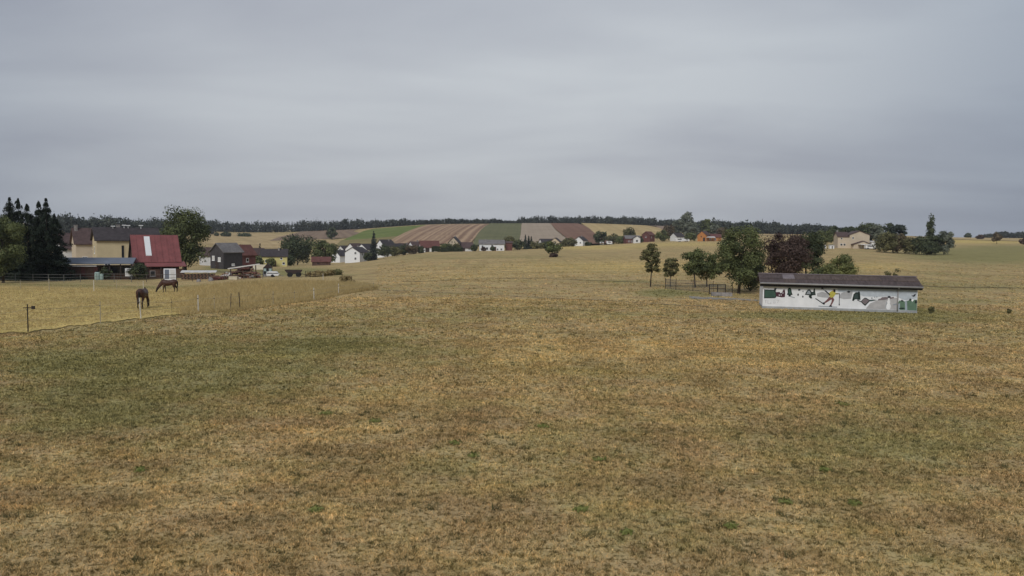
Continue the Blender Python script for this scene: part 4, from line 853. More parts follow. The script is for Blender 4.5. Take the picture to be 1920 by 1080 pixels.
# ------------------------------------------------------------------ trees and bushes
for k, (px, D, h, w, lab) in enumerate(((-8, 118, 11.6, 4.6, 'dark spruce cut by the left edge of the picture'), (20, 117, 12.0, 4.4, 'tall dark spruce, leftmost tall top of the left clump'), (36, 120, 12.1, 4.2, 'dark spruce with the twin tip in the left clump'),
                                        (52, 116, 11.0, 4.6, 'shorter dark spruce in the middle of the left clump'), (74, 119, 11.7, 4.6, 'dark spruce fourth from the left in the clump by the shed'), (88, 116, 11.8, 5.0, 'dark spruce with the tallest tip nearest the shed'),
                                        (103, 119, 9.6, 4.4, 'lower dark spruce at the right end of the left clump'))):
    conifer('spruce_tree', px, D, h, w * 1.5, 'spruce', lab, group='spruces in the left clump', whorls=20 + k % 3, dens=1.6)
broadleaf('broadleaf_tree', 4, 108, 9.6, 6.0, 'mid', 'green broadleaf tree in front of the dark spruces at the left edge', trunk=1.0)
broadleaf('lime_tree', 347, 166, 14.0, 10.2, 'mid', 'big round green tree standing behind the red roofed barn', trunk=.5, k=60)
bush(259, 122.5, 2.7, 2.7, 'dark', 'dark round bush at the left corner of the red roofed barn')
bush(196, 119.5, 1.9, 1.7, 'dark', 'dark green bush growing against the plank shed')
bush(480, 272, 4.0, 4.6, 'mid', 'leafy bush left of the yellow house'); bush(506, 276, 3.0, 3.2, 'light', 'bright green vine bush on the front of the yellow house')
conifer('small_spruce', 487, 350, 9.0, 3.4, 'spruce', 'small pointed spruce behind the yellow house')
broadleaf('tree', 464, 345, 8.0, 8.4, 'mid', 'rounded tree behind the red boarded house'); broadleaf('broad_tree', 557, 335, 12.5, 16.5, 'dark', 'broad dark tree left of the bright green tree in the dip', k=60, trunk=1)
bush(540, 300, 4.0, 5.0, 'dark', 'low dark bush right of the yellow house')
broadleaf('round_tree', 606, 322, 10.6, 10.4, 'mid', 'round bright green tree behind the low reddish shed', k=55, trunk=1)
broadleaf('lone_field_tree', 622, 780, 12, 10.5, 'dark', 'lone dark tree standing in the brown hill field', trunk=1.2)
for px, D, h, w, lab in ((406, 860, 3.6, 4.5, 'small dark bush, leftmost in the far straw field'), (424, 860, 4.2, 9, 'larger dark bush in the far straw field'), (458, 880, 2.2, 14, 'long low dark hedge in the far straw field')): bush(px, D, h, w, 'dark', lab)
bush(447, 430, 8, 11, 'mid', 'green tree top behind the dark slate barn'); bush(410, 400, 6, 8, 'brown', 'brownish bush left of the dark slate barn')
conifer('tall_spruce', 700, 392, 14.2, 6.4, 'spruceg', 'tall pointed spruce in the middle of the village', dens=1.5)
bush(719, 386, 7.0, 6.6, 'dark', 'dark shrub at the foot of the tall pointed spruce'); bush(689, 390, 4.2, 4.4, 'dark', 'low dark shrub between white house and pointed spruce')
broadleaf('tree', 727, 490, 9.0, 8.0, 'grey', 'grey green tree behind the steep white gabled house')
for px, D, h, w, lf, lab in ((740, 408, 5.0, 7.0, 'olive', 'olive bush in front of the white gabled cottage'), (757, 412, 5.4, 7.0, 'dark', 'dense garden bush in front of the long brown roofed house'), (771, 410, 4.6, 6.0, 'brown', 'brownish garden bush left of the red tiled barn'),
                             (786, 415, 3.6, 5.0, 'dark', 'low dark bush in front of the red tiled barn'), (835, 412, 4.4, 6.0, 'mid', 'green bush above the left end of the clipped hedge'), (852, 408, 3.8, 6.0, 'olive', 'olive bush below the dark eaved gable'),
                             (888, 416, 3.4, 3.4, 'dark', 'dark bush at the left corner of the long white house'), (923, 417, 2.2, 2.6, 'dark', 'small dark shrub in front of the long white house'), (906, 417, 2.0, 2.4, 'copper', 'reddish shrub against the long white house'),
                             (957, 445, 8.2, 8.0, 'olive', 'rounded olive tree behind the brick red annexe'), (970, 430, 5.6, 7.0, 'dark', 'dark shrub between red annexe and pointed conifers'), (1006, 450, 3.4, 8.0, 'olive', 'low olive hedge right of the pointed conifers'),
                             (1020, 455, 3.2, 6.0, 'dark', 'low dark hedge left of the lone round meadow tree'), (1066, 505, 5.0, 8.6, 'olive', 'olive bush between cottage and white bungalow'), (1055, 512, 4.6, 5, 'dark', 'dark bush behind the lone meadow tree'),
                             (1102, 512, 2.2, 4, 'dark', 'low dark shrub right of the white gabled bungalow'), (1125, 548, 8.6, 9.6, 'dark', 'dark round tree above the small caravan'), (1150, 545, 6.6, 9.0, 'olive', 'olive tree above the larger caravan'),
                             (1163, 535, 5.0, 6.0, 'mid', 'green bush left of the wide low grey roofed house'), (1177, 590, 9.8, 11.0, 'olive', 'olive tree rising behind the wide low grey roofed house'), (1200, 530, 3.6, 3.0, 'dark', 'dark shrub right of the white porch gable')):
    bush(px, D, h, w, lf, lab, name='garden_tree' if h > 6 else 'bush', cat='tree' if h > 6 else 'bush')
# clipped hedge
hd = empty('clipped_hedge', at(838, 404), R(3)); rng = np.random.default_rng(9); n = 5200
bxs = rng.uniform([-7.6, -.7, 0], [7.6, .7, 2.3], (n, 3)); side = rng.integers(0, 3, n); bxs[side == 0, 1] = -.72; bxs[side == 1, 2] = 2.25; bxs[side == 2, 0] = np.sign(bxs[side == 2, 0]) * 7.5
bxs[:, 2] += .35 * np.sin(bxs[:, 0] * .8); V, Q = quads(bxs, np.array([0, -1, .6]) + .9 * rng.normal(size=(n, 3)), .42 * rng.uniform(.6, 1.2, n), rng)
link('foliage', np_mesh('foliage', V, Q, LEAF['dark'], {'tint': np.repeat(rng.random(n) * .6, 4)}), hd)
st = MB()
for k in range(12): st.tube((-7 + 1.25 * k, 0, -.4), (-7 + 1.25 * k, 0, 1.9), .06)
st.build('stems', M['bark'], hd); tag(hd, 'dark clipped hedge below the pointed gable house', 'hedge')
for px, D, h, w, lab in ((984, 452, 8.0, 3.4, 'leftmost of the three small pointed conifers'), (990, 455, 7.4, 3.6, 'middle of the three small pointed conifers'), (995, 452, 7.0, 3.4, 'rightmost of the three small pointed conifers')): conifer('small_conifer', px, D, h, w, 'spruceg', lab, group='three pointed conifers')
broadleaf('meadow_tree', 1036, 216, 4.4, 4.0, 'mid', 'lone small round tree on the yellow meadow', trunk=1.1, k=22, rc=(.2, .3)); bush(1036.5, 215, 1.0, 2.0, 'copper', 'dark low shrub under the lone meadow tree')
for px, D, h, w, lf, lab in ((1240, 512, 7.4, 9.0, 'mid', 'green tree left of the camper van'), (1252, 560, 11.5, 9.0, 'brown', 'brownish tree behind the green tree near the camper van'), (1268, 590, 15.5, 9.0, 'grey', 'grey green willow, left of the tall pair'), (1285, 585, 20.0, 10.5, 'grey', 'tallest grey green willow in the village'),
                             (1299, 575, 12.0, 9.0, 'grey', 'lower willow right of the tallest one'), (1293, 500, 5.2, 8.0, 'mid', 'green bush left of the orange house'), (1322, 640, 14.5, 11, 'mid', 'green tree standing behind the orange house'), (1336, 640, 11, 10, 'grey', 'grey green tree behind the orange wing'), (1352, 610, 9, 9, 'brown', 'brownish tree right of the orange wing')):
    broadleaf('village_tree', px, D, h, w, lf, lab, trunk=h * .1)
# by the hut
broadleaf('young_tree', 1220, 94, 5.2, 2.7, 'olive', 'slim young tree with layered open crown, leftmost near the wire fence', trunk=1.3, k=70, rc=(.12, .2), flat=.45, r=.07, dens=.62, top=.3)
broadleaf('young_tree', 1257, 93.5, 3.7, 2.0, 'olive', 'smaller slim young tree right beside the layered one', trunk=.9, k=55, rc=(.12, .2), flat=.45, r=.05, dens=.6)
broadleaf('small_tree', 1304, 93, 4.4, 3.0, 'mid', 'small green tree behind the wire fence, left of the big one', trunk=1.1, k=32, r=.08); broadleaf('small_tree', 1326, 94.5, 4.3, 3.2, 'mid', 'second small green tree, touching the big one', trunk=.9, k=36, r=.07, seed=431)
broadleaf('big_tree', 1386, 84, 7.3, 5.2, 'mid', 'biggest green tree, standing left behind the mural hut', trunk=1.0, k=62, r=.15, dens=1.1); bush(1408, 88, 3.6, 3.6, 'dark', 'dark thicket under the big tree beside the hut')
broadleaf('copper_tree', 1474, 92, 6.7, 5.2, 'copper', 'copper leaved tree rising behind the hut roof', trunk=.8, k=60, r=.14); broadleaf('tree', 1512, 106, 6.9, 4.6, 'dark', 'dark green tree right behind the copper tree', trunk=.8, k=50)
bush(1540, 83, 3.0, 2.8, 'mid', 'green bush behind the hut roof right of the copper tree'); broadleaf('ash_tree', 1576, 82, 4.2, 4.0, 'light', 'light green open tree behind the middle of the hut roof', trunk=.8, k=34, rc=(.12, .2), dens=.75, r=.06)
broadleaf('sapling', 1674, 84, 3.3, 2.0, 'olive', 'thin almost bare sapling behind the right end of the hut', trunk=.9, k=16, rc=(.1, .2), dens=.16, r=.04)
# hilltop trees on the right
for px, D, h, w, lf, lab in ((1545, 330, 6.6, 8, 'mid', 'green tree left of the white box hut'), (1566, 345, 9.0, 8, 'dark', 'dark tree left of the cream hilltop house'), (1588, 350, 8.0, 7, 'dark', 'dark tree top behind the roof of the hilltop house'), (1620, 350, 10.0, 10, 'dark', 'broad dark tree behind the hilltop house'),
                             (1640, 345, 9.4, 7, 'grey', 'grey stemmed tree right behind the hilltop house'), (1660, 350, 9.8, 8, 'dark', 'dark tree left of the round topped pine'), (1681, 340, 10.4, 7, 'spruceg', 'round topped pine above the bush belt')):
    broadleaf('hilltop_tree', px, D, h, w, lf, lab, trunk=h * .12)
for px, D, h, w, lf, lab in ((1660, 262, 6.4, 7.4, 'olive', 'olive bush, leftmost of the belt beside the hilltop house'), (1680, 264, 6.8, 7, 'brown', 'brownish bush second in the belt'), (1703, 262, 5.2, 7, 'olive', 'olive bush in the belt left of the poplar'), (1722, 260, 6.2, 6, 'dark', 'dark bush left of the poplar foot'),
                             (1752, 262, 6.6, 6, 'dark', 'dark bush right of the poplar foot'), (1768, 262, 8.2, 5.4, 'grey', 'tall grey green bush, rightmost of the belt'), (1738, 258, 3.6, 6, 'dark', 'low dark bush in front of the poplar')): bush(px, D, h, w, lf, lab, group=None)
broadleaf('poplar_tree', 1741, 285, 13.6, 2.8, 'dark', 'slim upright poplar standing above the bush belt', trunk=.8, k=46, rc=(.22, .4), flat=1.4)
broadleaf('field_tree', 1866, 440, 6.4, 5.2, 'brown', 'small round tree in the golden field at the right', trunk=.9); bush(1835, 620, 3.4, 5.4, 'copper', 'dark small bush left of the small round field tree'); bush(1812, 900, 4.5, 7.0, 'dark', 'lone dark bush on the skyline at the right'); bush(1919, 430, 3.6, 5, 'copper', 'dark bush at the right edge of the golden field')
for px, D, h, w, lab in ((650, 94, 1.0, 1.8, 'low dry bush at the right end of the tall paddock grass'), (1749, 66, .55, .5, 'tiny shrub on the meadow right of the hut'), (1895, 67, .35, .4, 'tiny dark shrub at the right edge of the meadow')): bush(px, D, h, w, 'straw' if px < 1000 else 'olive', lab, k=10)
# hedge bank running down beside the far meadow
for k, (px, D) in enumerate(((586, 118), (600, 121), (615, 124), (632, 127))): bush(px, D, (.6, .7, .9, .8)[k], 1.9, ('straw', 'straw', 'straw', 'olive')[k], ('leftmost low shrub of the bank behind the tall grass', 'second low shrub of the bank behind the tall grass', 'third low shrub of the bank behind the tall grass', 'rightmost dark low shrub of the bank behind the tall grass')[k], k=12)
#@@DETAIL
# ------------------------------------------------------------------ horses
M['horse'] = None
def horse_mat():
    m, n, l, b = nt('bay_coat'); t = n.new('ShaderNodeTexCoord'); s = n.new('ShaderNodeSeparateXYZ'); l.new(t.outputs['Object'], s.inputs[0])
    ns = n.new('ShaderNodeTexNoise'); ns.inputs['Scale'].default_value = 4; l.new(t.outputs['Object'], ns.inputs['Vector'])
    mr = n.new('ShaderNodeMapRange'); mr.inputs[1].default_value, mr.inputs[2].default_value = .35, .8; l.new(s.outputs['Z'], mr.inputs[0])
    mx = n.new('ShaderNodeMix'); mx.data_type = 'RGBA'; l.new(mr.outputs[0], mx.inputs[0]); mx.inputs[6].default_value = (.016, .012, .011, 1)
    r = n.new('ShaderNodeValToRGB'); l.new(ns.outputs['Fac'], r.inputs[0]); r.color_ramp.elements[0].color = (.040, .018, .013, 1); r.color_ramp.elements[1].color = (.085, .036, .023, 1)
    l.new(r.outputs[0], mx.inputs[7]); l.new(mx.outputs[2], b.inputs['Base Color']); b.inputs['Roughness'].default_value = .5; b.inputs['Specular IOR Level'].default_value = .3
    return m
M['horse'] = horse_mat(); M['hair'] = make_mat('black_horse_hair', (.014, .011, .010), var=.3, scale=8)
def horse(px, D, yaw, scale, label, stance):
    root = empty('horse', at(px, D, -.01), R(yaw)); root.scale = (scale,) * 3
    b = MB()
    b.loft([(-.90, 0, 1.20, .09, .10), (-.84, 0, 1.21, .22, .22), (-.72, 0, 1.21, .29, .30), (-.52, 0, 1.20, .315, .33), (-.22, 0, 1.13, .30, .31), (.08, 0, 1.09, .31, .33), (.34, 0, 1.12, .285, .355), (.54, 0, 1.16, .23, .33), (.68, 0, 1.15, .16, .24), (.76, 0, 1.13, .08, .12)], 18)
    b.loft([(.40, 0, 1.28, .14, .26), (.60, 0, 1.18, .13, .27), (.80, 0, 1.0, .105, .225), (.98, 0, .80, .09, .18), (1.12, 0, .62, .08, .135)], 14)
    b.loft([(1.04, 0, .74, .07, .09), (1.11, 0, .63, .10, .145), (1.20, 0, .46, .095, .135), (1.27, 0, .30, .07, .095), (1.32, 0, .16, .065, .085), (1.335, 0, .09, .05, .06)], 12)
    for s in (-1, 1):
        b.loft([(1.02, s * .06, .72, .03, .03), (.98, s * .08, .80, .03, .022), (.95, s * .085, .86, .008, .008)], 8)      # ear
        o = stance['hind'] * s
        b.loft([(-.56, s * .15, 1.22, .13, .20), (-.54, s * .18, 1.0, .135, .22), (-.56 + o * .3, s * .18, .80, .10, .155), (-.66 + o * .6, s * .17, .62, .065, .085), (-.74 + o, s * .165, .50, .052, .07), (-.735 + o, s * .165, .32, .038, .045), (-.72 + o, s * .165, .14, .048, .052), (-.68 + o, s * .165, .07, .05, .055), (-.66 + o, s * .165, 0, .065, .075)], 12)
        o = stance['fore'] * s
        b.loft([(.44, s * .14, 1.12, .10, .18), (.45 + o * .2, s * .17, .88, .085, .12), (.46 + o * .5, s * .17, .66, .06, .075), (.47 + o * .75, s * .17, .47, .055, .06), (.46 + o * .9, s * .17, .30, .037, .043), (.46 + o, s * .17, .14, .047, .05), (.49 + o, s * .17, .07, .048, .052), (.51 + o, s * .17, 0, .062, .072)], 12)
    tmp = b.build('body', M['horse'], None)
    md = tmp.modifiers.new('r', 'REMESH'); md.mode = 'VOXEL'; md.voxel_size = .022
    md = tmp.modifiers.new('s', 'SMOOTH'); md.iterations = 6; md.factor = .5
    dg = bpy.context.evaluated_depsgraph_get(); me = bpy.data.meshes.new_from_object(tmp.evaluated_get(dg)); bpy.data.objects.remove(tmp)
    me.polygons.foreach_set('use_smooth', [True] * len(me.polygons)); me.materials.clear(); me.materials.append(M['horse']); link('body', me, root)
    t = MB(); t.loft([(-.86, 0, 1.34, .04, .04), (-.91, 0, 1.30, .05, .05), (-.93, 0, 1.08, .075, .07), (-.90, .01, .80, .09, .075), (-.86, .02, .52, .06, .05), (-.85, .02, .38, .015, .015)], 10); t.build('tail', M['hair'], root, True)
    mn = MB(); mn.loft([(.42, 0, 1.55, .02, .03), (.62, .01, 1.44, .035, .06), (.84, .02, 1.21, .04, .07), (1.02, .01, .95, .035, .06), (1.12, 0, .78, .03, .04), (1.17, 0, .66, .01, .02)], 8); mn.build('mane', M['hair'], root, True)
    return tag(root, label, 'horse')
horse(266, 61, 98, 1.04, 'dark bay horse seen from behind, grazing near the white fence post', dict(hind=.05, fore=-.06))
horse(315, 91, 196, 1.0, 'dark bay horse grazing side on, facing left, farther back in the paddock', dict(hind=.13, fore=.10))

# ------------------------------------------------------------------ fences
def strand(mb, a, b, r=.012, sag=.03, seg=6):
    a, b = Vector(a), Vector(b); prev = a
    for k in range(1, seg + 1):
        t = k / seg; p = a.lerp(b, t) - Vector((0, 0, sag * 4 * t * (1 - t))); mb.tube(prev, p, r, r, 4); prev = p
fe = empty('electric_fence', at(262, 53.6)); O = Vector(fe.location)
NEAR = [(-60, 43.5, 1.45, 'oldwhite', .025, 0), (48, 46.4, 1.65, 'darkpost', .035, 0), (185, 51, 1.4, 'oldwhite', .03, 0), (262, 53.6, 1.42, 'plasticwhite', .038, -.10), (320, 56.2, 1.15, 'darkpost', .012, 0), (370, 58.5, 1.30, 'plasticwhite', .045, -.02), (400, 59.8, 1.2, 'oldwhite', .022, 0),
        (430, 61, 1.25, 'postwood', .03, .08), (449, 61.8, 1.30, 'darkpost', .035, -.10), (511, 65.6, 1.15, 'oldwhite', .028, 0), (551, 68.5, 1.1, 'oldwhite', .02, 0), (588, 71.8, 1.12, 'plasticwhite', .04, -.03), (634, 77.6, 1.1, 'plasticwhite', .035, 0), (700, 84.6, .9, 'oldwhite', .02, 0)]
tops = []
for px, D, h, mt, r, lean in NEAR:
    p = at(px, D) - O; mb = MB(); mb.tube(p - Vector((0, 0, .3)), p + Vector((lean, 0, h)), r * 1.05, r * .9, 8); post = mb.build('post', M[mt], fe)
    ins = MB(); ins.tube(p + Vector((lean * .8 - .05, -r, h * .8)), p + Vector((lean * .8 + .05, -r - .05, h * .8)), .02, .02, 6); ins.build('insulator', M['rubber'], post)
    tops.append((p + Vector((lean * .82, -r - .02, h * .82)), p + Vector((lean * .45, -r - .02, h * .45))))
    if px == 48:
        ins = MB(); ins.tube(p + Vector((-.25, 0, h - .22)), p + Vector((.32, 0, h - .20)), .025, .025, 6); ins.box(p.x + .25, p.x + .42, p.y - .05, p.y + .05, p.z + h - .28, p.z + h - .10); ins.build('crossbar', M['darkpost'], post)
for lv in (0, 1):
    mb = MB()
    for a, b in zip(tops[:-1], tops[1:]): strand(mb, a[lv], b[lv], .009, .04)
    mb.build('tape', M['tape'], fe)
tag(fe, 'electric fence of mixed white and dark posts along the near paddock edge', 'fence')
fe = empty('paddock_fence', at(174, 93)); O = Vector(fe.location); tops = []
for px, D, h, mt, r in ((-30, 88, 1.2, 'oldwhite', .03), (36, 90, 1.1, 'oldwhite', .03), (90, 88, 1.35, 'oldwhite', .045), (174, 91, 1.3, 'plasticwhite', .045), (217, 97, 1.2, 'oldwhite', .035), (257, 98, 1.1, 'oldwhite', .03), (267, 97, 1.15, 'plasticwhite', .035), (301, 98, 1.1, 'plasticwhite', .035), (372, 99, .9, 'oldwhite', .03), (447, 99, .9, 'oldwhite', .025), (520, 98, .9, 'oldwhite', .025), (605, 97, 1.15, 'plasticwhite', .035)):
    p = at(px, D) - O; mb = MB(); mb.tube(p - Vector((0, 0, .3)), p + Vector((0, 0, h)), r, r * .9, 8); mb.build('post', M[mt], fe); tops.append(p + Vector((0, -r - .01, h * .85)))
mb = MB()
for a, b in zip(tops[:-1], tops[1:]): strand(mb, a, b, .009, .05)
mb.build('wire', M['tape'], fe); tag(fe, 'line of pale posts and wire on the far side of the paddock', 'fence')
def rail_fence(pts, h, mat, label, rails=(.95, .55), step=24, r=.05, name='rail_fence'):
    fe = empty(name, at(*pts[0])); O = Vector(fe.location); P_ = []
    for (a, da), (b, db) in zip(pts[:-1], pts[1:]):
        n = max(1, int(abs(b - a) / step))
        for k in range(n): P_.append((a + (b - a) * k / n, da + (db - da) * k / n))
    P_.append(pts[-1]); prev = None
    for px, D in P_:
        p = at(px, D) - O; mb = MB(); mb.tube(p - Vector((0, 0, .3)), p + Vector((0, 0, h)), r, r, 6); mb.build('post', M[mat], fe)
        if prev is not None:
            for f in rails:
                mb = MB(); mb.tube(prev + Vector((0, -r, h * f)), p + Vector((0, -r, h * f)), r * .62, r * .62, 6); mb.build('rail', M[mat], fe)
        prev = p
    return tag(fe, label, 'fence')
rail_fence([(-40, 111), (60, 110), (118, 110), (180, 114), (245, 115)], 1.15, 'galv', 'grey metal rail fence below the dark spruces and the plank shed', (.97, .62, .3), 27, .035)
rail_fence([(245, 115.5), (330, 115), (420, 113), (492, 112)], 1.15, 'postwood', 'weathered wooden rail fence in front of the red roofed barn', (.93, .5), 26, .05)
rail_fence([(572, 116), (590, 116.5)], .9, 'darkpost', 'short dark rail fence right of the dark cart', (.95,), 9, .04)
# wire mesh fence by the young trees
fe = empty('mesh_fence', at(1248, 90)); O = Vector(fe.location); line_ = [(1248, 90.5), (1268, 88.5), (1300, 86.5), (1338, 84.5), (1374, 83.5)]; prev = None
for a, b in zip(line_[:-1], line_[1:]):
    p, q = at(*a) - O, at(*b) - O; L_ = (q - p).length; wires = MB()
    for k in range(int(L_ / .13)):
        c = p.lerp(q, k / int(L_ / .13)); wires.tube(c + Vector((0, 0, .05)), c + Vector((0, 0, 1.12)), .016, .016, 4)
    for hgt in (.1, .45, .8, 1.12): wires.tube(p + Vector((0, 0, hgt)), q + Vector((0, 0, hgt)), .013, .013, 4)
    wires.build('mesh_panel', M['mesh'], fe)
for pt in line_:
    p = at(*pt) - O; mb = MB(); mb.tube(p - Vector((0, 0, .3)), p + Vector((0, 0, 1.25)), .035, .035, 8); mb.build('post', M['darkpost'], fe)
tag(fe, 'grey wire mesh fence round the trees left of the mural hut', 'fence')
gt = empty('metal_gate', at(1346, 82.6), R(4)); m = MB()
for xx in (-.85, 0, .85): m.box(xx - .04, xx + .04, -.03, .03, .05, 1.05)
for z in (.05, .55, 1.0): m.box(-.85, .85, -.028, .028, z, z + .06)
m.build('frame', M['darkpost'], gt); m = MB()
for k in range(11): m.box(-.78 + .15 * k, -.76 + .15 * k, -.012, .012, .11, 1.0)
m.build('bars', M['galv'], gt); tag(gt, 'dark metal gate in the wire mesh fence', 'gate')
sl_ = empty('concrete_trough', at(1354, 80.6), R(-6)); m = MB(); m.box(-1.0, 1.0, -.4, .4, -.1, .12); m.box(-1.0, 1.0, -.4, -.32, .12, .34); m.box(-1.0, 1.0, .32, .4, .12, .34); m.box(-1.0, -.92, -.32, .32, .12, .34); m.box(.92, 1.0, -.32, .32, .12, .34); m.build('basin', M['stonegrey'], sl_)
tag(sl_, 'low pale concrete trough in front of the dark metal gate', 'trough')

# ------------------------------------------------------------------ yard clutter
def timber_pile(px, D, w, h, d, mats, n, label, seed, yaw=0, loose=.5):
    rnd = random.Random(seed); root = empty('timber_pile', at(px, D), R(yaw))
    for k in range(n):
        x = rnd.uniform(-w / 2, w / 2) * .8; f = rnd.random(); z = h * f * (1 - .55 * abs(x) / (w / 2)); ln = rnd.uniform(.7, 1.6) * w * .3; a = rnd.uniform(-loose, loose) * .6; t = rnd.uniform(-.25, .25) * loose
        Mx = Matrix.Translation((x, rnd.uniform(-d / 2, d / 2), z)) @ Matrix.Rotation(a, 4, 'Z') @ Matrix.Rotation(t, 4, 'Y')
        mb = MB()
        if rnd.random() < .6: mb.box(-ln / 2, ln / 2, -.09, .09, -.06, .10, mat=Mx)
        else: mb.tube(Mx @ Vector((-ln / 2, 0, 0)), Mx @ Vector((ln / 2, 0, 0)), .13, .11, 8)
        mb.build('beam', M[rnd.choice(mats)], root)
    return tag(root, label, 'timber pile')
def log_stack(px, D, w, h, d, label, yaw, cover=True):
    root = empty('log_stack', at(px, D), R(yaw)); rnd = random.Random(int(px)); rows = int(h / .22); colsn = int(w / .24)
    for mat in range(2):
        mb = MB()
        for r_ in range(rows):
            for c in range(colsn):
                if (r_ * 7 + c * 3) % 2 == mat: mb.tube((-w / 2 + .24 * c + .12 * (r_ % 2), -d / 2 + rnd.uniform(-.04, .04), .1 + .205 * r_), (-w / 2 + .24 * c + .12 * (r_ % 2), d / 2, .1 + .205 * r_), .11, .11, 7)
        o = mb.build('logs', M['logs'] if mat else M['darkwood'], root); o['kind'] = 'stuff'
    if cover:
        mb = MB(); nseg = 8
        for k in range(nseg):
            x0, x1 = -w / 2 - .2 + (w + .4) * k / nseg, -w / 2 - .2 + (w + .4) * (k + 1) / nseg
            mb.prism([(-d / 2 - .25, h + .02 + .03 * (k % 2)), (d / 2 + .2, h + .26), (d / 2 + .2, h + .31), (-d / 2 - .25, h + .07 + .03 * (k % 2))], x0 + .004, x1 - .004, 'x')
        mb.build('cover_sheet', M['tarp'], root)
    return tag(root, label, 'log stack')
log_stack(372, 119.5, 4.6, 1.0, 1.0, 'long log stack under a pale sheet right of the barn', 12)
timber_pile(402, 116, 1.8, .7, 1.2, ['logs', 'stonegrey', 'logs2'], 22, 'low heap of grey and brown beams left of the red heap', 3)
timber_pile(411, 114.5, 1.7, .75, 1.2, ['logs2', 'logs2', 'redwood'], 26, 'dark red timber heap by the rail fence', 4)
timber_pile(433, 116, 2.6, 1.1, 1.6, ['logs', 'tarp', 'logs2', 'darkwood'], 38, 'mixed scrap timber heap in the middle of the yard', 5, 10, .8)
timber_pile(457, 116.5, 3.2, 1.9, 1.8, ['logs2', 'logs', 'logs2', 'darkwood'], 60, 'tallest reddish scrap timber heap with a long pale beam', 6, -8, .9)
timber_pile(476, 114, 1.8, .9, 1.4, ['logs', 'logs2', 'stonegrey'], 26, 'small brown timber heap at the right end of the yard', 7, 0, .9)
bd = empty('sheet_panel', at(484, 120), R(5)); m = MB(); Mx = Matrix.Rotation(R(-28), 4, 'X')
m.box(-1.0, 1.0, -.04, .04, 1.2, 2.05, mat=Mx); m.build('panel', M['hay'], bd)
for xx in (-.9, .9):
    q = MB(); q.box(xx - .05, xx + .05, -.05 + .45, .05 + .45, -.4, 1.35); q.build('leg', M['postwood'], bd)
tag(bd, 'cream sheet panel on legs behind the tallest timber heap', 'panel')
bm = empty('long_beam', at(455, 114.8), R(0)); m = MB(); m.box(-2.2, 2.4, -.08, .08, -.08, .08, mat=Matrix.Translation((0, 0, 1.75)) @ Matrix.Rotation(R(-9), 4, 'Y')); m.build('beam', M['tarp'], bm)
for xx, hh in ((-1.8, 1.40), (1.8, 1.96)):
    q = MB(); q.box(xx - .06, xx + .06, -.05, .05, -.3, hh); q.build('trestle', M['darkwood'], bm)
tag(bm, 'long pale beam propped slanting over the scrap timber', 'beam')
for px, D, w, lab in ((437, 112.6, 1.15, 'cream chest in front of the mixed scrap heap'),):
    b_ = empty('chest', at(px, D)); m = MB(); m.box(-w / 2, w / 2, -.35, .35, .02, .40); m.build('body', M['hay'], b_); m = MB(); m.box(-w / 2 - .03, w / 2 + .03, -.38, .38, .403, .47); m.build('lid', M['hay'], b_); tag(b_, lab, 'chest')
for px, D, s, lab in ((371, 112.5, .55, 'grey boulder below the long log stack'), (394, 112.5, .62, 'grey boulder left of the dark red timber heap')):
    rng = np.random.default_rng(int(px)); m = MB(); m.loft([(0, 0, -.1, s * .5, s * .5), (.03, 0, s * .2, s * .62, s * .58), (0, .02, s * .5, s * .5, s * .5), (0, 0, s * .75, s * .22, s * .25)], 9, side=(0, 1, 0))
    o = m.build('boulder', M['stonegrey'], None, True); o.location = at(px, D); tag(o, lab, 'boulder')
# small glazed greenhouse
gh = empty('greenhouse', at(501.5, 121), R(12)); f = MB(); W_, H_, D_ = 1.15, 1.25, 1.2
for xx in (-W_ / 2, -W_ / 6, W_ / 6, W_ / 2):
    f.box(xx - .03, xx + .03, -D_ / 2 - .03, -D_ / 2 + .03, -.3, H_ - .002); f.box(xx - .03, xx + .03, D_ / 2 - .03, D_ / 2 + .03, -.3, H_ - .002)
for yy in (-D_ / 2, D_ / 2):
    for z in (.35, .8, H_): f.box(-W_ / 2, W_ / 2, yy - .025, yy + .025, z, z + .05)
f.build('frame', M['bluegrey'], gh)
for k in range(3):
    for z0, z1 in ((.40, .80), (.85, H_)):
        p = MB(); x0 = -W_ / 2 + W_ / 3 * k + .035; p.box(x0, x0 + W_ / 3 - .07, -D_ / 2 - .005, -D_ / 2 + .005, z0, z1); p.build('pane', M['teal'] if (k + int(z0 > .5)) % 2 else M['glass'], gh)
p = MB(); p.box(-W_ / 2, W_ / 2, -D_ / 2 + .03, D_ / 2 - .03, -.3, .34); p.build('base', M['stonegrey'], gh)
p = MB(); p.prism([(-W_ / 2 - .1, H_ + .05), (W_ / 2 + .1, H_ + .05), (0, H_ + .75)], -D_ / 2 - .1, D_ / 2 + .1, 'y'); p.build('roof', M['darkwood'], gh); tag(gh, 'tiny glazed garden house with dark pointed roof behind the white car', 'greenhouse')
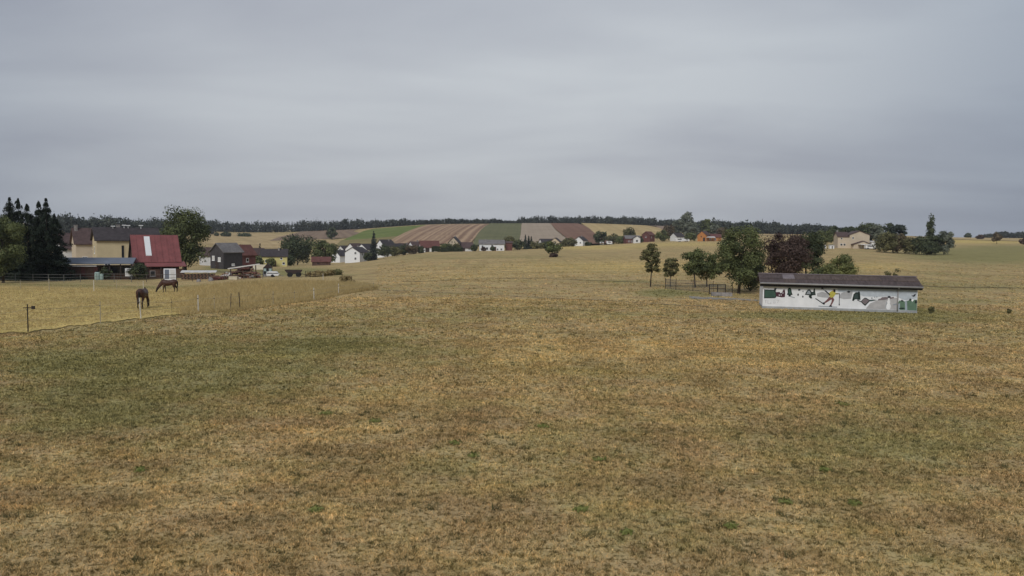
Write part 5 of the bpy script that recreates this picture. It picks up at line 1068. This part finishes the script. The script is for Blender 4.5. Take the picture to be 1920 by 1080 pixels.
# small covered trailer
c = empty('small_trailer', at(511, 117), R(8)); m = MB(); m.prism([(-.85, .22), (.8, .22), (.95, .50), (-.9, .52)], -.5, .5, 'y'); m.build('body', M['paintw'], c)
m = MB(); m.prism([(-.8, .523), (.7, .503), (.62, .62), (-.7, .64)], -.46, .46, 'y'); m.build('gap', M['rubber'], c)
m = MB(); m.prism([(-.85, .643), (.72, .623), (.5, .80), (-.6, .84)], -.52, .52, 'y'); m.build('lid', M['paintw'], c)
for s in (-1, 1):
    w_ = MB(); w_.tube((0, s * .52, .2), (0, s * .64, .2), .22, n=14); w_.build('wheel', M['rubber'], c)
m = MB(); m.tube((.85, 0, .3), (1.5, 0, .2), .03); m.build('drawbar', M['galv'], c)
tag(c, 'small white trailer with white lid at the right end of the timber yard', 'trailer')
ct = empty('dark_cart', at(551, 116), R(12)); m = MB(); m.box(-.9, .9, -.5, .5, .45, .60); m.prism([(-1.0, .603), (.9, .603), (1.15, 1.05), (-1.35, 1.05)], -.5, -.44, 'y'); m.prism([(-1.0, .603), (.9, .603), (1.15, 1.05), (-1.35, 1.05)], .44, .5, 'y'); m.build('box', M['darkwood'], ct)
for sx in (-.6, .6):
    for s in (-1, 1):
        w_ = MB(); w_.tube((sx, s * .55, .35), (sx, s * .64, .35), .37, n=14); w_.build('wheel', M['rubber'], ct)
m = MB(); m.tube((.9, 0, .5), (1.9, 0, .25), .04); m.build('drawbar', M['darkpost'], ct); tag(ct, 'dark wooden cart with raised sides right of the white car', 'cart')

# ------------------------------------------------------------------ grass
def blades(name, P2, h, w, per, spread, rng, mat, label, lean=.5, dz=0.0, dark=None):
    n = len(P2); T = np.repeat(P2, per, 0) + rng.normal(0, spread, (n * per, 2)); m = len(T)
    z = ZZ(T[:, 0], T[:, 1]) + dz; hh = np.repeat(h, per) * rng.uniform(.55, 1.25, m); ww = np.repeat(w, per) * rng.uniform(.6, 1.3, m); a = rng.uniform(0, 6.283, m)
    base = np.stack([T[:, 0], T[:, 1], z - .01], 1); sd_ = np.stack([np.cos(a), np.sin(a), np.zeros(m)], 1) * ww[:, None] / 2
    ln = rng.normal(0, lean, (m, 2)); tip = base + np.stack([ln[:, 0] * hh, ln[:, 1] * hh, hh], 1)
    V = np.stack([base - sd_, base + sd_, tip], 1).reshape(-1, 3); Q = np.arange(m * 3).reshape(m, 3)
    g, s = masks(base[:, 0], base[:, 1], base[:, 2]); t = np.clip(np.repeat(rng.uniform(.1, .8, n), per) + rng.normal(0, .18, m), 0, 1)
    if dark is not None: t = np.repeat(dark, per)
    return V, Q, np.repeat(g, 3), np.repeat(s, 3), np.repeat(t, 3)
def wedge(rng, d0, d1, dens, m=1.08):
    e = 7.0; hw = .637 * m; n = int(dens * (hw * (d1 ** 2 - d0 ** 2) + 2 * e * (d1 - d0))); D = rng.uniform(d0, d1, n * 3); D = D[rng.random(len(D)) < (hw * D + e) / (hw * d1 + e)][:n]; X = rng.uniform(-1, 1, len(D)) * (hw * D + e)
    px = CX + F * X / D
    ok = ~((px < 705) & (D > pad_near(px) - .3)); 
    c, s = math.cos(R(13)), math.sin(R(13)); hx_, hy_ = X - hut.location.x, D - hut.location.y; u, v = hx_ * c - hy_ * s, hx_ * s + hy_ * c
    ok &= ~((np.abs(u) < HL / 2) & (v > -.02) & (v < HD))
    return np.stack([X, D], 1)[ok]
rng = np.random.default_rng(77); acc = []
for d0, d1, dens, h, w in ((7.5, 20, 390, .065, .022), (20, 30, 230, .07, .032), (30, 46, 95, .075, .050), (46, 75, 24, .085, .085), (75, 230, 3.2, .09, .14)):
    P2 = wedge(rng, d0, d1, dens)
    # uneven: clumped by a few sine fields so that tufts gather in patches
    f = np.sin(P2[:, 0] * 1.7 + 2 * np.sin(P2[:, 1] * .9)) * np.sin(P2[:, 1] * 1.3 + 1.5 * np.sin(P2[:, 0] * .7)); keep = rng.random(len(P2)) < (.62 + .38 * f) * np.where(P2[:, 1] > 75, np.clip((230 - P2[:, 1]) / 155, 0, 1) ** 1.6, 1)
    P2 = P2[keep]; hv = np.full(len(P2), h) * rng.uniform(.5, 1.3, len(P2))
    acc.append(blades('g', P2, hv, np.full(len(P2), w), 5, .035 + w * .6, rng, None, '', .75))
def join(acc):
    o = 0; Vs, Qs, g, s, t = [], [], [], [], []
    for V, Q, a, b, c in acc: Vs.append(V); Qs.append(Q + o); o += len(V); g.append(a); s.append(b); t.append(c)
    return np.concatenate(Vs), np.concatenate(Qs), dict(green=np.concatenate(g), straw=np.concatenate(s), tint=np.concatenate(t))
V, Q, at_ = join(acc); tag(link('meadow_grass', np_mesh('meadow_grass', V, Q, M['blade'], at_)), 'short dry mown grass, brown with green patches, covering the meadow', 'grass', kind='stuff')
print('grass tris', len(Q))
# darker coarse tufts dotted over the meadow
M['tuft'] = leaf_mat('coarse_tuft', (.075, .075, .030), (.20, .18, .08), .25)
P2 = np.concatenate([wedge(rng, 8, 30, 1.3), wedge(rng, 30, 60, .55), wedge(rng, 60, 84, .15)]); hv = .035 + .10 * rng.random(len(P2)) ** 2.5
V, Q, g, s, t = blades('t', P2, hv, np.full(len(P2), .03), 26, .06, rng, None, '', .9)
tag(link('coarse_tufts', np_mesh('coarse_tufts', V, Q, M['tuft'], {'tint': t})), 'darker coarse grass tufts dotted over the dry meadow', 'grass', kind='stuff')
# long straw grass in the paddock
M['strawblade'] = leaf_mat('straw_blade', (.40, .30, .13), (.72, .58, .30), .35)
def pad_points(n, p0, p1, f0, f1):
    px = rng.uniform(p0, p1, n); a, b = pad_near(px), pad_far(px); D = a + (b - a) * (f0 + (f1 - f0) * rng.random(n)); return np.stack([(px - CX) / F * D, D], 1)
P2 = pad_points(15000, 300, 704, .06, .92); pxv = CX + F * P2[:, 0] / P2[:, 1]; P2 = P2[rng.random(len(P2)) < np.clip((pxv - 300 - 40 * np.sin(P2[:, 1] * .35)) / 110, 0, 1)]; hv = rng.uniform(.30, .62, len(P2)) * np.clip((CX + F * P2[:, 0] / P2[:, 1] - 270) / 130, .25, 1); A1 = blades('p', P2, hv, np.full(len(P2), .045), 6, .12, rng, None, '', .28)
P2 = pad_points(11000, -120, 460, .02, .98); hv = rng.uniform(.05, .16, len(P2)); A2 = blades('p', P2, hv, np.full(len(P2), .06), 5, .15, rng, None, '', .9, dz=.045)
P2 = pad_points(2600, 335, 706, -.02, .06); hv = rng.uniform(.12, .4, len(P2)); A3 = blades('p', P2, hv, np.full(len(P2), .04), 5, .12, rng, None, '', .5)
V, Q, at_ = join([A1, A2, A3]); tag(link('paddock_grass', np_mesh('paddock_grass', V, Q, M['strawblade'], {'tint': at_['tint']})), 'long straw coloured grass filling the horse paddock', 'grass', kind='stuff')
# green weeds one can pick out
M['weed'] = leaf_mat('weed_leaf', (.13, .15, .035), (.27, .28, .09), .2)
def weed(px, py, r, label, n=80):
    D = float(np.interp(-py, -np.array([hor(px) + CAMH * F / d for d in np.linspace(12, 60, 200)]), np.linspace(12, 60, 200))); rng_ = np.random.default_rng(int(px + py)); a = rng_.uniform(0, 6.283, n); q = r * rng_.random(n) ** .6
    C = np.stack([q * np.cos(a), q * np.sin(a), rng_.uniform(.02, .10, n)], 1); V, Q = quads(C, np.stack([np.cos(a) * .7, np.sin(a) * .7, np.ones(n)], 1) + .3 * rng_.normal(size=(n, 3)), rng_.uniform(.03, .065, n), rng_, .5)
    o = link('weed', np_mesh('weed', V, Q, M['weed'], {'tint': np.repeat(rng_.random(n), 4)})); o.location = at(px, D); tag(o, label, 'weed', 'green weeds in the meadow')
for px, py, r, lab in ((1097, 968, .16, 'leafy green weed, nearest in the middle of the meadow'), (1022, 805, .28, 'wide dark green weed patch left of the meadow middle'), (855, 838, .20, 'green weed between the bare patches left of the middle'), (1488, 952, .17, 'bright green weed at the lower right'), (1560, 890, .17, 'green weed above the bright one at the lower right'),
                       (1590, 762, .30, 'green weed patch farther out on the right'), (890, 862, .17, 'small weed right below the one between the bare patches'), (610, 780, .26, 'green weed on the left meadow'), (702, 795, .22, 'green weed right of the left meadow one'), (1130, 870, .2, 'green weed right of the middle, halfway out'),
                       (255, 890, .2, 'green weed at the lower left'), (590, 968, .16, 'green weed at the bottom left of the middle'), (1185, 1012, .14, 'green weed at the bottom right of the middle'), (1385, 1000, .15, 'green weed near the bottom at the right'), (1620, 955, .16, 'green weed right of the bright lower right one')): weed(px, py, r, lab)
# ------------------------------------------------------------------ light morning haze
hzm = bpy.data.materials.new('haze_air'); hzm.use_nodes = True; hn = hzm.node_tree.nodes; hn.clear(); ho = hn.new('ShaderNodeOutputMaterial'); pv = hn.new('ShaderNodeVolumePrincipled')
pv.inputs['Color'].default_value = (.86, .90, .96, 1); pv.inputs['Density'].default_value = .00011; hzm.node_tree.links.new(pv.outputs[0], ho.inputs['Volume'])
m = MB(); m.box(-2700, 2700, -2700, 2700, -14, 52); hz_ = m.build('haze', hzm); tag(hz_, 'thin pale morning haze over the fields', 'haze', kind='stuff')
